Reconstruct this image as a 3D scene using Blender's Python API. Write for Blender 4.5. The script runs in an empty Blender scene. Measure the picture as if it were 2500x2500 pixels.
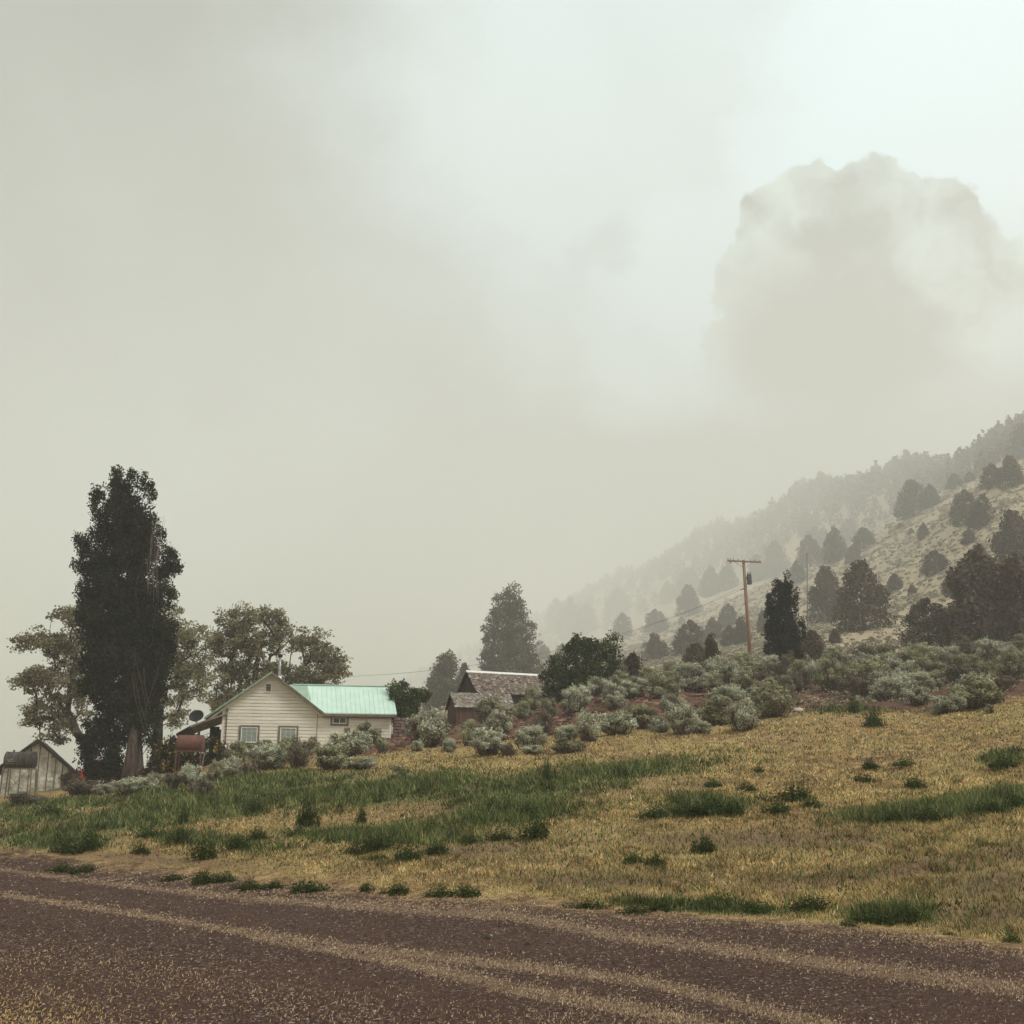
import bpy, math, random
import numpy as np
from mathutils import Vector

# ------------------------------------------------------------------ camera, world, sun, exposure
S = bpy.context.scene
COL = S.collection
F = 2807.0                       # focal length in units of a 2500 px wide frame
PITCH = math.radians(14.0)
CAM = np.array([0.0, 0.0, 1.6])
cam_d = bpy.data.cameras.new('camera')
cam_d.sensor_width = 36.0
cam_d.lens = 36.0 * F / 2500.0
cam_d.clip_start = 0.1
cam_d.clip_end = 20000
cam = bpy.data.objects.new('camera', cam_d)
cam.location = CAM
cam.rotation_euler = (math.radians(90) + PITCH, 0, 0)
COL.objects.link(cam)
S.camera = cam

FW = np.array([0, math.cos(PITCH), math.sin(PITCH)])
UP = np.array([0, -math.sin(PITCH), math.cos(PITCH)])
RT = np.array([1.0, 0, 0])


def ray(u, v):
    return (u - 1250) / F * RT - (v - 1250) / F * UP + FW


def P(u, v, Y):
    k = ray(u, v)
    return CAM + k * (Y / k[1])


def project(x, y, z):
    q = np.stack([x, y, z - CAM[2]], -1)
    dep = np.maximum(q @ FW, 0.05)
    return 1250 + F * (q @ RT) / dep, 1250 - F * (q @ UP) / dep


SUN_EL, SUN_AZ = math.radians(52), math.radians(118)      # azimuth clockwise from +Y: right, a little behind us
sun_d = bpy.data.lights.new('sun', 'SUN')
sun_d.energy = 3.1
sun_d.angle = math.radians(16)
sun_d.color = (1.0, 0.97, 0.92)
sun = bpy.data.objects.new('sun', sun_d)
to_sun = Vector((math.sin(SUN_AZ) * math.cos(SUN_EL), math.cos(SUN_AZ) * math.cos(SUN_EL), math.sin(SUN_EL)))
sun.rotation_euler = to_sun.to_track_quat('Z', 'Y').to_euler()
sun.location = (60, -20, 400)
COL.objects.link(sun)

S.view_settings.view_transform = 'Standard'
S.view_settings.look = 'None'
S.view_settings.gamma = 1
S.view_settings.exposure = 0.41
S.cycles.use_denoising = True
S.cycles.max_bounces = 8
S.cycles.diffuse_bounces = 3
S.cycles.transparent_max_bounces = 4
S.cycles.volume_bounces = 6
S.cycles.caustics_reflective = False
S.cycles.caustics_refractive = False


class NT:
    """little helper for node trees"""
    def __init__(self, tree):
        self.t = tree
        tree.nodes.clear()

    def n(self, typ, **kw):
        nd = self.t.nodes.new(typ)
        for k, v in kw.items():
            if k == 'ins':
                for kk, vv in v.items():
                    self.set(nd, kk, vv)
            else:
                setattr(nd, k, v)
        return nd

    def set(self, nd, key, val):
        sock = nd.inputs[key]
        if isinstance(val, bpy.types.NodeSocket):
            self.t.links.new(val, sock)
        else:
            sock.default_value = val

    def math(self, op, a, b=None, c=None, clamp=False):
        nd = self.n('ShaderNodeMath', operation=op, use_clamp=clamp)
        self.set(nd, 0, a)
        if b is not None:
            self.set(nd, 1, b)
        if c is not None:
            self.set(nd, 2, c)
        return nd.outputs[0]

    def mix(self, f, a, b, blend='MIX'):
        nd = self.n('ShaderNodeMix', data_type='RGBA', blend_type=blend)
        self.set(nd, 0, f)
        for i, x in ((6, a), (7, b)):
            if isinstance(x, tuple) and len(x) == 3:
                x = (*x, 1)
            self.set(nd, i, x)
        return nd.outputs[2]

    def noise(self, vec, scale, detail=4, rough=0.55, dist=0.0, out=0):
        nd = self.n('ShaderNodeTexNoise')
        if vec is not None:
            self.set(nd, 'Vector', vec)
        nd.inputs['Scale'].default_value = scale
        nd.inputs['Detail'].default_value = detail
        nd.inputs['Roughness'].default_value = rough
        nd.inputs['Distortion'].default_value = dist
        return nd.outputs[out]

    def mapr(self, val, a, b, c=0.0, d=1.0, smooth=True):
        nd = self.n('ShaderNodeMapRange', interpolation_type='SMOOTHSTEP' if smooth else 'LINEAR', clamp=True) if smooth else self.n('ShaderNodeMapRange', clamp=True)
        self.set(nd, 0, val)
        for i, x in zip((1, 2, 3, 4), (a, b, c, d)):
            nd.inputs[i].default_value = x
        return nd.outputs[0]

    def ramp(self, f, stops):
        nd = self.n('ShaderNodeValToRGB')
        els = nd.color_ramp.elements
        while len(els) < len(stops):
            els.new(0.5)
        for e, (p, c) in zip(els, stops):
            e.position = p
            e.color = (*c, 1)
        self.set(nd, 0, f)
        return nd.outputs[0]

    def attr(self, name, out='Fac'):
        return self.n('ShaderNodeAttribute', attribute_name=name).outputs[out]


# world: thin blue Nishita sky behind a nearly closed cloud deck (all in sky directions)
W = bpy.data.worlds.new('World')
S.world = W
W.use_nodes = True
w = NT(W.node_tree)
co = w.n('ShaderNodeTexCoord').outputs['Generated']
sky = w.n('ShaderNodeTexSky', sky_type='NISHITA', sun_disc=False)
sky.sun_elevation = SUN_EL
sky.sun_rotation = SUN_AZ
sky.dust_density = 3.0


def unit(u, v):
    k = ray(u, v)
    return tuple(k / np.linalg.norm(k))


def vmath(op, a, b=None, out=0, scale=None):
    nd = w.n('ShaderNodeVectorMath', operation=op)
    w.set(nd, 0, a)
    if b is not None:
        w.set(nd, 1, b)
    if scale is not None:
        nd.inputs['Scale'].default_value = scale
    return nd.outputs[out]


def lobe(vec, u, v, a_in, a_out):
    """1 inside a cone of a_in degrees round a sky direction, 0 outside a_out degrees"""
    dt = vmath('DOT_PRODUCT', vec, unit(u, v), out=1)
    return w.mapr(dt, math.cos(math.radians(a_out)), math.cos(math.radians(a_in)))


nz = w.noise(co, 9.0, 6, 0.62, 0.0, out=1)
def nrm(a):
    return vmath('NORMALIZE', a)


nz2 = w.noise(co, 24.0, 3, 0.5, 0.0, out=1)
warp = nrm(vmath('ADD', co, vmath('SCALE', vmath('SUBTRACT', nz, (0.5, 0.5, 0.5)), scale=0.16)))
warp2 = nrm(vmath('ADD', vmath('ADD', co, vmath('SCALE', vmath('SUBTRACT', nz, (0.5, 0.5, 0.5)), scale=0.030)), vmath('SCALE', vmath('SUBTRACT', nz2, (0.5, 0.5, 0.5)), scale=0.050)))
soft = w.noise(warp, 2.6, 4, 0.5)
soft2 = w.noise(warp, 5.5, 5, 0.55)

base = w.mix(w.mapr(soft, 0.35, 0.68), (0.27, 0.30, 0.285), (0.50, 0.57, 0.55))
bk = w.math('MULTIPLY', lobe(warp, 2150, 1060, 3, 15), w.mapr(soft2, 0.25, 0.7, 0.9, 0.5))
base = w.mix(bk, base, (0.27, 0.262, 0.23))
# brighter, bluish white break towards the upper right
br = w.math('MAXIMUM', lobe(warp, 2330, 250, 2, 15), w.math('MULTIPLY', lobe(warp, 1740, 640, 0.2, 10.5), .72))
br = w.math('MAXIMUM', br, w.math('MULTIPLY', lobe(warp, 1500, 150, 1, 19), 0.55))
base = w.mix(br, base, (0.84, 1.05, 1.14))
# heavier grey deck to the upper left
dk = w.math('MULTIPLY', lobe(warp, -300, -150, 3, 27), w.mapr(soft2, 0.2, 0.7, 1.0, 0.6))
base = w.mix(dk, base, (0.155, 0.16, 0.15))
dk2 = w.math('MULTIPLY', lobe(warp, 700, 800, 1, 13), w.mapr(soft2, 0.3, 0.65, 0.65, 0.1))
base = w.mix(dk2, base, (0.27, 0.275, 0.255))
# the cumulus on the right
cu = None
for (u, v, a, b) in [(1905, 560, 1.5, 2.6), (2010, 500, 1.4, 2.3), (2120, 520, 1.8, 2.9), (2270, 560, 1.7, 3.0),
                     (1850, 700, 1.4, 2.6), (1800, 830, 1.0, 2.0), (2000, 740, 3.4, 4.8), (2260, 760, 3.6, 6.0), (2080, 1000, 6.0, 8.5),
                     (2480, 900, 3.0, 6.0)]:
    m = lobe(warp2, u, v, a, b)
    cu = m if cu is None else w.math('MAXIMUM', cu, m)
cu_edge = w.math('ADD', cu, w.math('MULTIPLY', w.math('SUBTRACT', w.noise(co, 26, 3, .5), .5), .9))
cu = w.math('MULTIPLY', w.mapr(cu_edge, 0.26, 0.58), w.mapr(lobe(co, 2070, 560, 3.0, 11), 0.0, .68))
cu_in = w.math('ADD', w.math('MULTIPLY', w.noise(warp2, 7.5, 3, 0.5), .6), w.math('MULTIPLY', w.noise(warp2, 19.0, 4, 0.6), .4))
cu_c = w.mix(w.mapr(cu_in, 0.40, 0.60), (0.21, 0.23, 0.21), (0.66, 0.78, 0.74))
cu_c = w.mix(lobe(warp2, 2000, 900, 1, 7.5), cu_c, (0.24, 0.24, 0.21))
base = w.mix(cu, base, cu_c)
# a dark wisp by itself
ws = w.math('MULTIPLY', lobe(warp, 1465, 625, 0.1, 2.2), 0.3)
base = w.mix(ws, base, (0.33, 0.34, 0.30))
bg_sky = w.n('ShaderNodeBackground', ins={'Color': sky.outputs[0], 'Strength': 0.1})
bg_cl = w.n('ShaderNodeBackground', ins={'Color': base, 'Strength': 1.0})
mx = w.n('ShaderNodeMixShader', ins={0: 0.93, 1: bg_sky.outputs[0], 2: bg_cl.outputs[0]})
wo = w.n('ShaderNodeOutputWorld', ins={'Surface': mx.outputs[0]})

rng = np.random.default_rng(7)
random.seed(7)


# ------------------------------------------------------------------ object helpers
def tag(o, label=None, cat=None, group=None, kind=None):
    for k, v in (('label', label), ('category', cat), ('group', group), ('kind', kind)):
        if v:
            o[k] = v
    return o


def empty(name, loc, rz=0.0, label=None, cat=None, group=None):
    o = bpy.data.objects.new(name, None)
    o.empty_display_size = 0.3
    COL.objects.link(o)
    o.location = tuple(float(c) for c in loc)
    o.rotation_euler = (0, 0, rz)
    return tag(o, label, cat, group)


def link(name, me, parent=None):
    o = bpy.data.objects.new(name, me)
    COL.objects.link(o)
    if parent is not None:
        o.parent = parent
    return o


def np_mesh(name, verts, faces, mat, smooth=False, attrs=None):
    """verts Nx3, faces MxK (one K) -> mesh data"""
    me = bpy.data.meshes.new(name)
    verts = np.ascontiguousarray(verts, np.float32)
    faces = np.ascontiguousarray(faces, np.int32)
    m, k = faces.shape
    me.vertices.add(len(verts))
    me.vertices.foreach_set('co', verts.ravel())
    me.loops.add(m * k)
    me.loops.foreach_set('vertex_index', faces.ravel())
    me.polygons.add(m)
    me.polygons.foreach_set('loop_start', np.arange(0, m * k, k, dtype=np.int32))
    if smooth:
        me.polygons.foreach_set('use_smooth', np.ones(m, bool))
    for an, (dom, dat) in (attrs or {}).items():
        dat = np.ascontiguousarray(dat, np.float32)
        if dat.ndim == 2:
            a = me.attributes.new(an, 'FLOAT_COLOR', dom)
            if dat.shape[1] == 3:
                dat = np.concatenate([dat, np.ones((len(dat), 1), np.float32)], 1)
            a.data.foreach_set('color', dat.ravel())
        else:
            a = me.attributes.new(an, 'FLOAT', dom)
            a.data.foreach_set('value', dat)
    me.update(calc_edges=True)
    me.materials.append(mat)
    return me


class MB:
    """collects simple solids into one mesh"""
    def __init__(self):
        self.v, self.f = [], []

    def add(self, vs, fs):
        o = len(self.v)
        self.v += [tuple(map(float, p)) for p in vs]
        self.f += [tuple(i + o for i in f) for f in fs]
        return self

    def box(self, x0, x1, y0, y1, z0, z1):
        vs = [(x, y, z) for z in (z0, z1) for y in (y0, y1) for x in (x0, x1)]
        return self.add(vs, [(0, 2, 3, 1), (4, 5, 7, 6), (0, 1, 5, 4), (2, 6, 7, 3), (0, 4, 6, 2), (1, 3, 7, 5)])

    def hexa(self, pts):      # 4 bottom (ccw), 4 top
        return self.add(pts, [(3, 2, 1, 0), (4, 5, 6, 7), (0, 1, 5, 4), (1, 2, 6, 5), (2, 3, 7, 6), (3, 0, 4, 7)])

    def bar(self, a, b, wx, wy=None, up=(0, 0, 1)):
        a, b = np.array(a, float), np.array(b, float)
        wy = wx if wy is None else wy
        d = (b - a) / np.linalg.norm(b - a)
        u_ = np.array(up, float)
        if abs(d @ u_) > 0.98:
            u_ = np.array([0, 1.0, 0])
        s = np.cross(d, u_); s /= np.linalg.norm(s)
        t = np.cross(s, d)
        q = [a + s * i * wx / 2 + t * j * wy / 2 for i, j in ((-1, -1), (1, -1), (1, 1), (-1, 1))]
        r = [p + (b - a) for p in q]
        return self.hexa(q + r)

    def tube(self, pts, rad, n=8, caps=True):
        pts = [np.array(p, float) for p in pts]
        rad = [rad] * len(pts) if np.isscalar(rad) else list(rad)
        o = len(self.v)
        ref = None
        for i, p in enumerate(pts):
            d = pts[min(i + 1, len(pts) - 1)] - pts[max(i - 1, 0)]
            d /= np.linalg.norm(d)
            if ref is None:
                ref = np.array([1.0, 0, 0]) if abs(d[0]) < 0.9 else np.array([0, 1.0, 0])
            s = np.cross(d, ref); s /= np.linalg.norm(s)
            t = np.cross(d, s)
            ref = np.cross(s, d)
            for k in range(n):
                a = 2 * math.pi * k / n
                self.v.append(tuple(p + rad[i] * (math.cos(a) * s + math.sin(a) * t)))
        for i in range(len(pts) - 1):
            for k in range(n):
                k2 = (k + 1) % n
                self.f.append((o + i * n + k, o + i * n + k2, o + (i + 1) * n + k2, o + (i + 1) * n + k))
        if caps:
            self.f.append(tuple(o + k for k in range(n))[::-1])
            self.f.append(tuple(o + (len(pts) - 1) * n + k for k in range(n)))
        return self

    def build(self, name, mat, parent=None, smooth=False, bevel=0.0):
        me = bpy.data.meshes.new(name)
        me.from_pydata(self.v, [], self.f)
        me.materials.append(mat)
        if smooth:
            me.polygons.foreach_set('use_smooth', np.ones(len(me.polygons), bool))
        me.update()
        o = link(name, me, parent)
        if bevel:
            b = o.modifiers.new('bevel', 'BEVEL')
            b.width = bevel; b.segments = 2; b.limit_method = 'ANGLE'
        return o


def tubes_np(segs, n=5):
    """segs: list of (p0, r0, p1, r1) -> verts, quads"""
    a = np.array([s[0] for s in segs], float); b = np.array([s[2] for s in segs], float)
    r0 = np.array([s[1] for s in segs]); r1 = np.array([s[3] for s in segs])
    d = b - a
    d /= np.maximum(np.linalg.norm(d, axis=1, keepdims=True), 1e-6)
    ref = np.where(np.abs(d[:, :1]) < 0.9, np.array([[1.0, 0, 0]]), np.array([[0, 1.0, 0]]))
    s = np.cross(d, ref); s /= np.linalg.norm(s, axis=1, keepdims=True)
    t = np.cross(d, s)
    ang = np.arange(n) * 2 * math.pi / n
    ring = np.cos(ang)[None, :, None] * s[:, None, :] + np.sin(ang)[None, :, None] * t[:, None, :]
    A = a[:, None] + ring * r0[:, None, None]
    B = b[:, None] + ring * r1[:, None, None]
    V = np.concatenate([A, B], 1).reshape(-1, 3)
    k = np.arange(n)
    f = np.stack([k, (k + 1) % n, (k + 1) % n + n, k + n], 1)
    Fq = (f[None] + (np.arange(len(segs)) * 2 * n)[:, None, None]).reshape(-1, 4)
    return V, Fq


def leaf_quads(c, size, out=None, bias=0.0, aspect=0.5, r=rng, up=0.0):
    """diamond leaves at c; normals random, pulled towards `out` by bias; long axis pulled up by `up`"""
    n = len(c)
    nrm = r.normal(size=(n, 3))
    nrm /= np.linalg.norm(nrm, axis=1, keepdims=True)
    if out is not None:
        nrm = nrm + bias * out
        nrm /= np.maximum(np.linalg.norm(nrm, axis=1, keepdims=True), 1e-6)
    t = r.normal(size=(n, 3)) + np.array([0, 0, up])
    t -= (t * nrm).sum(1, keepdims=True) * nrm
    t /= np.maximum(np.linalg.norm(t, axis=1, keepdims=True), 1e-6)
    b = np.cross(nrm, t)
    size = np.broadcast_to(size, (n,))[:, None]
    V = np.stack([c - t * size * .5, c + b * size * .5 * aspect, c + t * size * .5, c - b * size * .5 * aspect], 1).reshape(-1, 3)
    Fq = np.arange(n * 4).reshape(n, 4)
    return V, Fq


# ------------------------------------------------------------------ materials
def mat(name):
    m = bpy.data.materials.new(name)
    m.use_nodes = True
    return m, NT(m.node_tree)


def finish(m, t, color, rough=0.85, metal=0.0, bump=None, bstr=0.3, bdist=0.05, spec=0.25):
    b = t.n('ShaderNodeBsdfPrincipled')
    if isinstance(color, tuple):
        color = (*color, 1)
    t.set(b, 'Base Color', color)
    t.set(b, 'Roughness', rough)
    t.set(b, 'Metallic', metal)
    b.inputs['Specular IOR Level'].default_value = spec
    if bump is not None:
        bp = t.n('ShaderNodeBump')
        bp.inputs['Strength'].default_value = bstr
        bp.inputs['Distance'].default_value = bdist
        t.set(bp, 'Height', bump)
        t.set(b, 'Normal', bp.outputs[0])
    o = t.n('ShaderNodeOutputMaterial')
    t.set(o, 'Surface', b.outputs[0])
    return m


def foliage(name, a, b, c=None, trans=0.25):
    """leaf colour picked per leaf by the attribute tone"""
    m, t = mat(name)
    tone = t.attr('tone')
    rnd = t.n('ShaderNodeObjectInfo').outputs['Random']
    stops = [(0.0, a), (1.0, b)] if c is None else [(0.0, a), (0.55, b), (1.0, c)]
    col = t.ramp(tone, stops)
    hsv = t.n('ShaderNodeHueSaturation')
    t.set(hsv, 'Color', col)
    t.set(hsv, 'Value', t.mapr(rnd, 0, 1, 0.86, 1.14, smooth=False))
    t.set(hsv, 'Hue', t.mapr(rnd, 0, 1, 0.485, 0.512, smooth=False))
    df = t.n('ShaderNodeBsdfDiffuse'); t.set(df, 'Color', hsv.outputs[0])
    tr = t.n('ShaderNodeBsdfTranslucent'); t.set(tr, 'Color', hsv.outputs[0])
    ms = t.n('ShaderNodeMixShader'); ms.inputs[0].default_value = trans
    t.set(ms, 1, df.outputs[0]); t.set(ms, 2, tr.outputs[0])
    o = t.n('ShaderNodeOutputMaterial'); t.set(o, 'Surface', ms.outputs[0])
    return m


def noisy(name, a, b, scale=4.0, rough=0.85, metal=0.0, bstr=0.2, stretch=(1, 1, 1), detail=5, lo=0.35, hi=0.65, bdist=0.02, spec=0.25):
    m, t = mat(name)
    oc = t.n('ShaderNodeTexCoord').outputs['Object']
    mp = t.n('ShaderNodeMapping'); t.set(mp, 'Vector', oc); mp.inputs['Scale'].default_value = stretch
    n1 = t.noise(mp.outputs[0], scale, detail, 0.6)
    n2 = t.noise(mp.outputs[0], scale * 7, 3, 0.6)
    f = t.math('ADD', t.math('MULTIPLY', n1, 0.7), t.math('MULTIPLY', n2, 0.3))
    col = t.mix(t.mapr(f, lo, hi), a, b)
    return finish(m, t, col, rough, metal, f, bstr, bdist, spec)


M = {}
M['bark'] = noisy('bark', (.022, .016, .014), (.115, .078, .062), 2.6, stretch=(3.5, 3.5, .35), bstr=.6, bdist=.05)
M['twig'] = noisy('twig', (.085, .06, .05), (.20, .15, .125), 3.0, stretch=(2, 2, .5))
M['dark_bark'] = noisy('dark_bark', (.03, .024, .022), (.07, .055, .048), 3.0, stretch=(3, 3, .6), bstr=.5)
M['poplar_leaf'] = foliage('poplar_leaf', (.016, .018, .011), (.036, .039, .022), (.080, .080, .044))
M['cottonwood_leaf'] = foliage('cottonwood_leaf', (.15, .135, .075), (.35, .32, .185), (.60, .55, .33), trans=.4)
M['juniper_leaf'] = foliage('juniper_leaf', (.052, .035, .025), (.100, .070, .050), (.155, .117, .085), trans=.1)
M['pine_leaf'] = foliage('pine_leaf', (.075, .062, .040), (.135, .112, .072), (.22, .19, .125), trans=.12)
M['bush_leaf'] = foliage('bush_leaf', (.032, .048, .016), (.080, .112, .034), (.19, .23, .07))
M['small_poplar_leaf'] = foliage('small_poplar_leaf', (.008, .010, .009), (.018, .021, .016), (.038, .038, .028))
M['sage_leaf'] = foliage('sage_leaf', (.20, .19, .13), (.46, .46, .335), (.68, .70, .53), trans=.08)
M['sage_olive'] = foliage('sage_olive', (.13, .125, .07), (.30, .295, .175), (.52, .51, .33), trans=.08)
M['sage_brown'] = foliage('sage_brown', (.10, .08, .06), (.19, .16, .115), (.30, .27, .20), trans=.08)
M['sage_yellow'] = foliage('sage_yellow', (.16, .15, .08), (.36, .355, .21), (.58, .57, .39), trans=.08)
M['weed_leaf'] = foliage('weed_leaf', (.024, .036, .013), (.056, .082, .026), (.115, .14, .05))
M['flower_leaf'] = foliage('flower_leaf', (.020, .022, .012), (.075, .062, .024), (.75, .50, .10))
M['hill_sage'] = foliage('hill_sage', (.15, .13, .09), (.32, .29, .205), (.48, .45, .34), trans=.1)


# ------------------------------------------------------------------ terrain
# columns of the land: at image column u, a list of (depth Y, height z) or (depth Y, image row v)
COLS = {
    -700: [(36, 0), (70, 1.0), (110, 0.0), (300, -6), (3100, -10)],
    0: [(30, 0), (46, .75), (64, 1.45), (74, 1.5), (110, 0), (300, -6), (3100, -10)],
    300: [(25.5, 0), (45, 1.35), (64, 2.4), (72, 2.65), (90, 2.2), (150, 0), (300, -3), (2400, 0), (3400, 0)],
    600: [(22, 0), (40, 1.75), (60, 3.45), (67, 3.95), (78, 4.1), (100, 3.2), (200, 2), (900, 12), (2100, 1800), (2600, 1830), (3400, 60)],
    900: [(20.3, 0), (40, 2.2), (62, 1836), (70, 1818), (82, 1815), (110, 5.0), (250, 10), (700, 36), (1700, 1700), (2200, 120), (3400, 60)],
    1000: [(19.8, 0), (40, 2.4), (61, 1822), (67, 1798), (76, 1778), (88, 6.9), (110, 8), (250, 18), (650, 50), (1600, 1660), (2100, 130), (3400, 70)],
    1250: [(19, 0), (38, 2.5), (57, 1808), (66, 1772), (76, 6.6), (86, 8.0), (110, 11), (150, 1668), (300, 1642), (650, 1600), (780, 62), (1300, 1525), (1700, 140), (3400, 80)],
    1500: [(18.3, 0), (36, 2.6), (55, 1778), (64, 1735), (72, 1695), (80, 1662), (100, 11.3), (200, 1642), (400, 1600), (700, 1556), (780, 94), (1150, 1405), (1500, 190), (3100, 90)],
    1750: [(17.6, 0), (34, 2.5), (54, 1768), (64, 1712), (74, 1676), (86, 1646), (100, 12), (200, 1590), (350, 1540), (600, 1452), (680, 104), (960, 1280), (1300, 240), (3100, 90)],
    2000: [(16.9, 0), (33, 2.5), (52, 1740), (62, 1704), (72, 1660), (85, 1628), (100, 12.8), (200, 1520), (320, 1430), (440, 1358), (520, 92), (760, 1180), (1100, 235), (3100, 90)],
    2250: [(16.0, 0), (32, 2.5), (51, 1742), (62, 1694), (72, 1650), (84, 1612), (100, 13.3), (180, 1480), (270, 1340), (350, 1248), (420, 88), (620, 1125), (900, 220), (3100, 90)],
    2500: [(14.8, 0), (30, 2.5), (49, 1704), (60, 1660), (70, 1622), (82, 1588), (100, 14), (150, 1450), (200, 1290), (260, 1142), (320, 90), (480, 1062), (700, 185), (3100, 90)],
    3200: [(13.5, 0), (30, 3.2), (50, 1610), (70, 1545), (82, 1505), (100, 18), (150, 1330), (200, 1150), (260, 1010), (480, 920), (700, 230), (3100, 90)],
}
FAREXP = 1.33


def far_y(Y):
    """depth numbers beyond 100 m are stretched: the hills lie farther off"""
    return np.where(np.asarray(Y) > 100, 100 * (np.maximum(Y, 1) / 100.0) ** FAREXP, Y)


SG = np.linspace(-1.0, 1.2, 661)
LY = np.linspace(math.log(1.0), math.log(7400.0), 760)


def gblur(a, sig, axis):
    k = int(sig * 3)
    w_ = np.exp(-0.5 * (np.arange(-k, k + 1) / sig) ** 2); w_ /= w_.sum()
    pad = [(0, 0), (0, 0)]; pad[axis] = (k, k)
    ap = np.pad(a, pad, mode='edge')
    return np.apply_along_axis(lambda r_: np.convolve(r_, w_, 'valid'), axis, ap)


def _table():
    ss, prof = [], []
    yy = np.exp(LY)
    for u in sorted(COLS):
        ys, zs = [1.0, 9.0], [0.0, 0.0]
        for (Y, val) in COLS[u]:
            Y2 = far_y(Y)
            z = P(u, val, Y2)[2] if val > 400 else val * Y2 / Y
            Y = Y2
            ys.append(Y); zs.append(z)
        ss.append(P(u, 1700, 1.0)[0])
        prof.append(np.interp(LY, np.log(ys), zs) if False else np.interp(yy, ys, zs))
    ss = np.array(ss); prof = np.array(prof)
    T = np.empty((len(SG), len(LY)))
    for j in range(len(LY)):
        T[:, j] = np.interp(SG, ss, prof[:, j])
    T = gblur(T, 7.0, 0)
    T = gblur(T, 2.5, 1)
    return T


TZ = _table()


def bumps(x, y):
    b = .05 * np.sin(x * 1.9 + y * .7) * np.sin(y * 1.3 - x * .4) + .035 * np.sin(x * 4.1 - y * 2.2 + 1) + .09 * np.sin(x * .55 + 1.2) * np.sin(y * .43 + .5)
    far = np.clip((y - 100) / 200, 0, 1)
    b2 = .9 * np.sin(x * .09 + .3 * np.sin(y * .05)) * np.sin(y * .06 + 1) + .4 * np.sin(x * .23 + y * .11)
    near = np.clip((y - 17) / 12, 0, 1)
    return b * near + b2 * far


def H(x, y):
    x = np.asarray(x, float); y = np.asarray(y, float)
    ys = np.maximum(y, 1.0)
    s = np.clip(x / ys, SG[0], SG[-1])
    fi = (s - SG[0]) / (SG[1] - SG[0])
    fj = np.clip((np.log(ys) - LY[0]) / (LY[1] - LY[0]), 0, len(LY) - 1.001)
    i = np.clip(fi.astype(int), 0, len(SG) - 2); j = np.clip(fj.astype(int), 0, len(LY) - 2)
    a = fi - i; b = fj - j
    z = TZ[i, j] * (1 - a) * (1 - b) + TZ[i + 1, j] * a * (1 - b) + TZ[i, j + 1] * (1 - a) * b + TZ[i + 1, j + 1] * a * b
    return np.where(y > 1.0, z + bumps(x, y), 0.0)


_marchY = np.exp(np.linspace(math.log(9), math.log(5000), 2900))


def hit(u, v, ymin=9.0, ymax=5000.0):
    """where the line of sight (u, v) first meets the land"""
    k = ray(u, v)
    Y = _marchY[(_marchY >= ymin) & (_marchY <= ymax)]
    q = CAM + k[None] * (Y / k[1])[:, None]
    below = q[:, 2] <= H(q[:, 0], q[:, 1])
    i = int(np.argmax(below)) if below.any() else len(Y) - 1
    p = q[i].copy()
    p[2] = float(H(p[0], p[1]))
    return p


def depth(p):
    return float((np.array(p) - CAM) @ FW)


def edge_y(x):
    """far edge of the gravel road as y of x"""
    return np.interp(x, EX, EY)


_ep = [(-1500, 2040), (-700, 2062), (0, 2100), (300, 2135), (700, 2176), (1000, 2197), (1250, 2212), (1500, 2232), (1750, 2246), (2000, 2262), (2250, 2290), (2500, 2325), (3000, 2400)]
_e3 = []
for (u, v) in _ep:
    k = ray(u, v)
    _e3.append(CAM + k * (-1.6 / k[2]))
_e3 = np.array(_e3)
EX, EY = _e3[:, 0], _e3[:, 1]


def polyline_v(u, pts):
    pts = np.array(pts, float)
    return np.interp(u, pts[:, 0], pts[:, 1])


BRUSH_FOOT = [(-600, 1990), (0, 1972), (300, 1930), (420, 1915), (540, 1882), (700, 1872), (900, 1850), (1000, 1828), (1250, 1808), (1500, 1780), (1700, 1772), (1900, 1745), (2000, 1738), (2250, 1742), (2380, 1728), (2500, 1700), (3200, 1650)]
BRUSH_TOP = [(-600, 1900), (300, 1880), (540, 1850), (760, 1840), (900, 1780), (1000, 1755), (1250, 1715), (1350, 1700), (1500, 1665), (1700, 1650), (1830, 1635), (2000, 1625), (2200, 1612), (2500, 1582), (3200, 1500)]


def ell(u, v, cu, cv, ru, rv, tilt=0.0):
    du = u - cu; dv = v - cv - tilt * du
    return np.exp(-((du / ru) ** 2 + (dv / rv) ** 2))


def green_mask(u, v):
    g = 0
    for a in [(900, 1935, 520, 48, -.045), (1270, 1930, 330, 52, -.09), (480, 1965, 300, 42, -.03), (1500, 1890, 260, 26, -.1),
              (120, 2045, 220, 34, 0), (300, 2010, 160, 30, -.1), (1240, 1985, 240, 38, -.1), (1720, 1965, 110, 26, 0), (2230, 1985, 200, 20, -.05), (2420, 1955, 120, 22, -.1),
              (2450, 1850, 90, 22, -.1), (2080, 1722, 130, 24, 0), (1700, 2215, 260, 16, .05), (2180, 2235, 130, 20, 0), (520, 2055, 230, 22, .1), (900, 2040, 300, 22, 0),
              (700, 1905, 300, 22, -.05), (60, 1990, 160, 22, 0), (150, 1962, 220, 16, -.05), (380, 1938, 150, 12, -.1)]:
        g = np.maximum(g, ell(u, v, *a))
    return g


def dirt_mask(u, v):
    top = polyline_v(u, BRUSH_TOP); foot = polyline_v(u, BRUSH_FOOT)
    m = np.clip((v - top + 25) / 20, 0, 1) * np.clip((foot - v + 6) / 14, 0, 1) * np.clip((u - 820) / 120, 0, 1) * np.interp(u, [1700, 1800], [1, .85])
    return m


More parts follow.
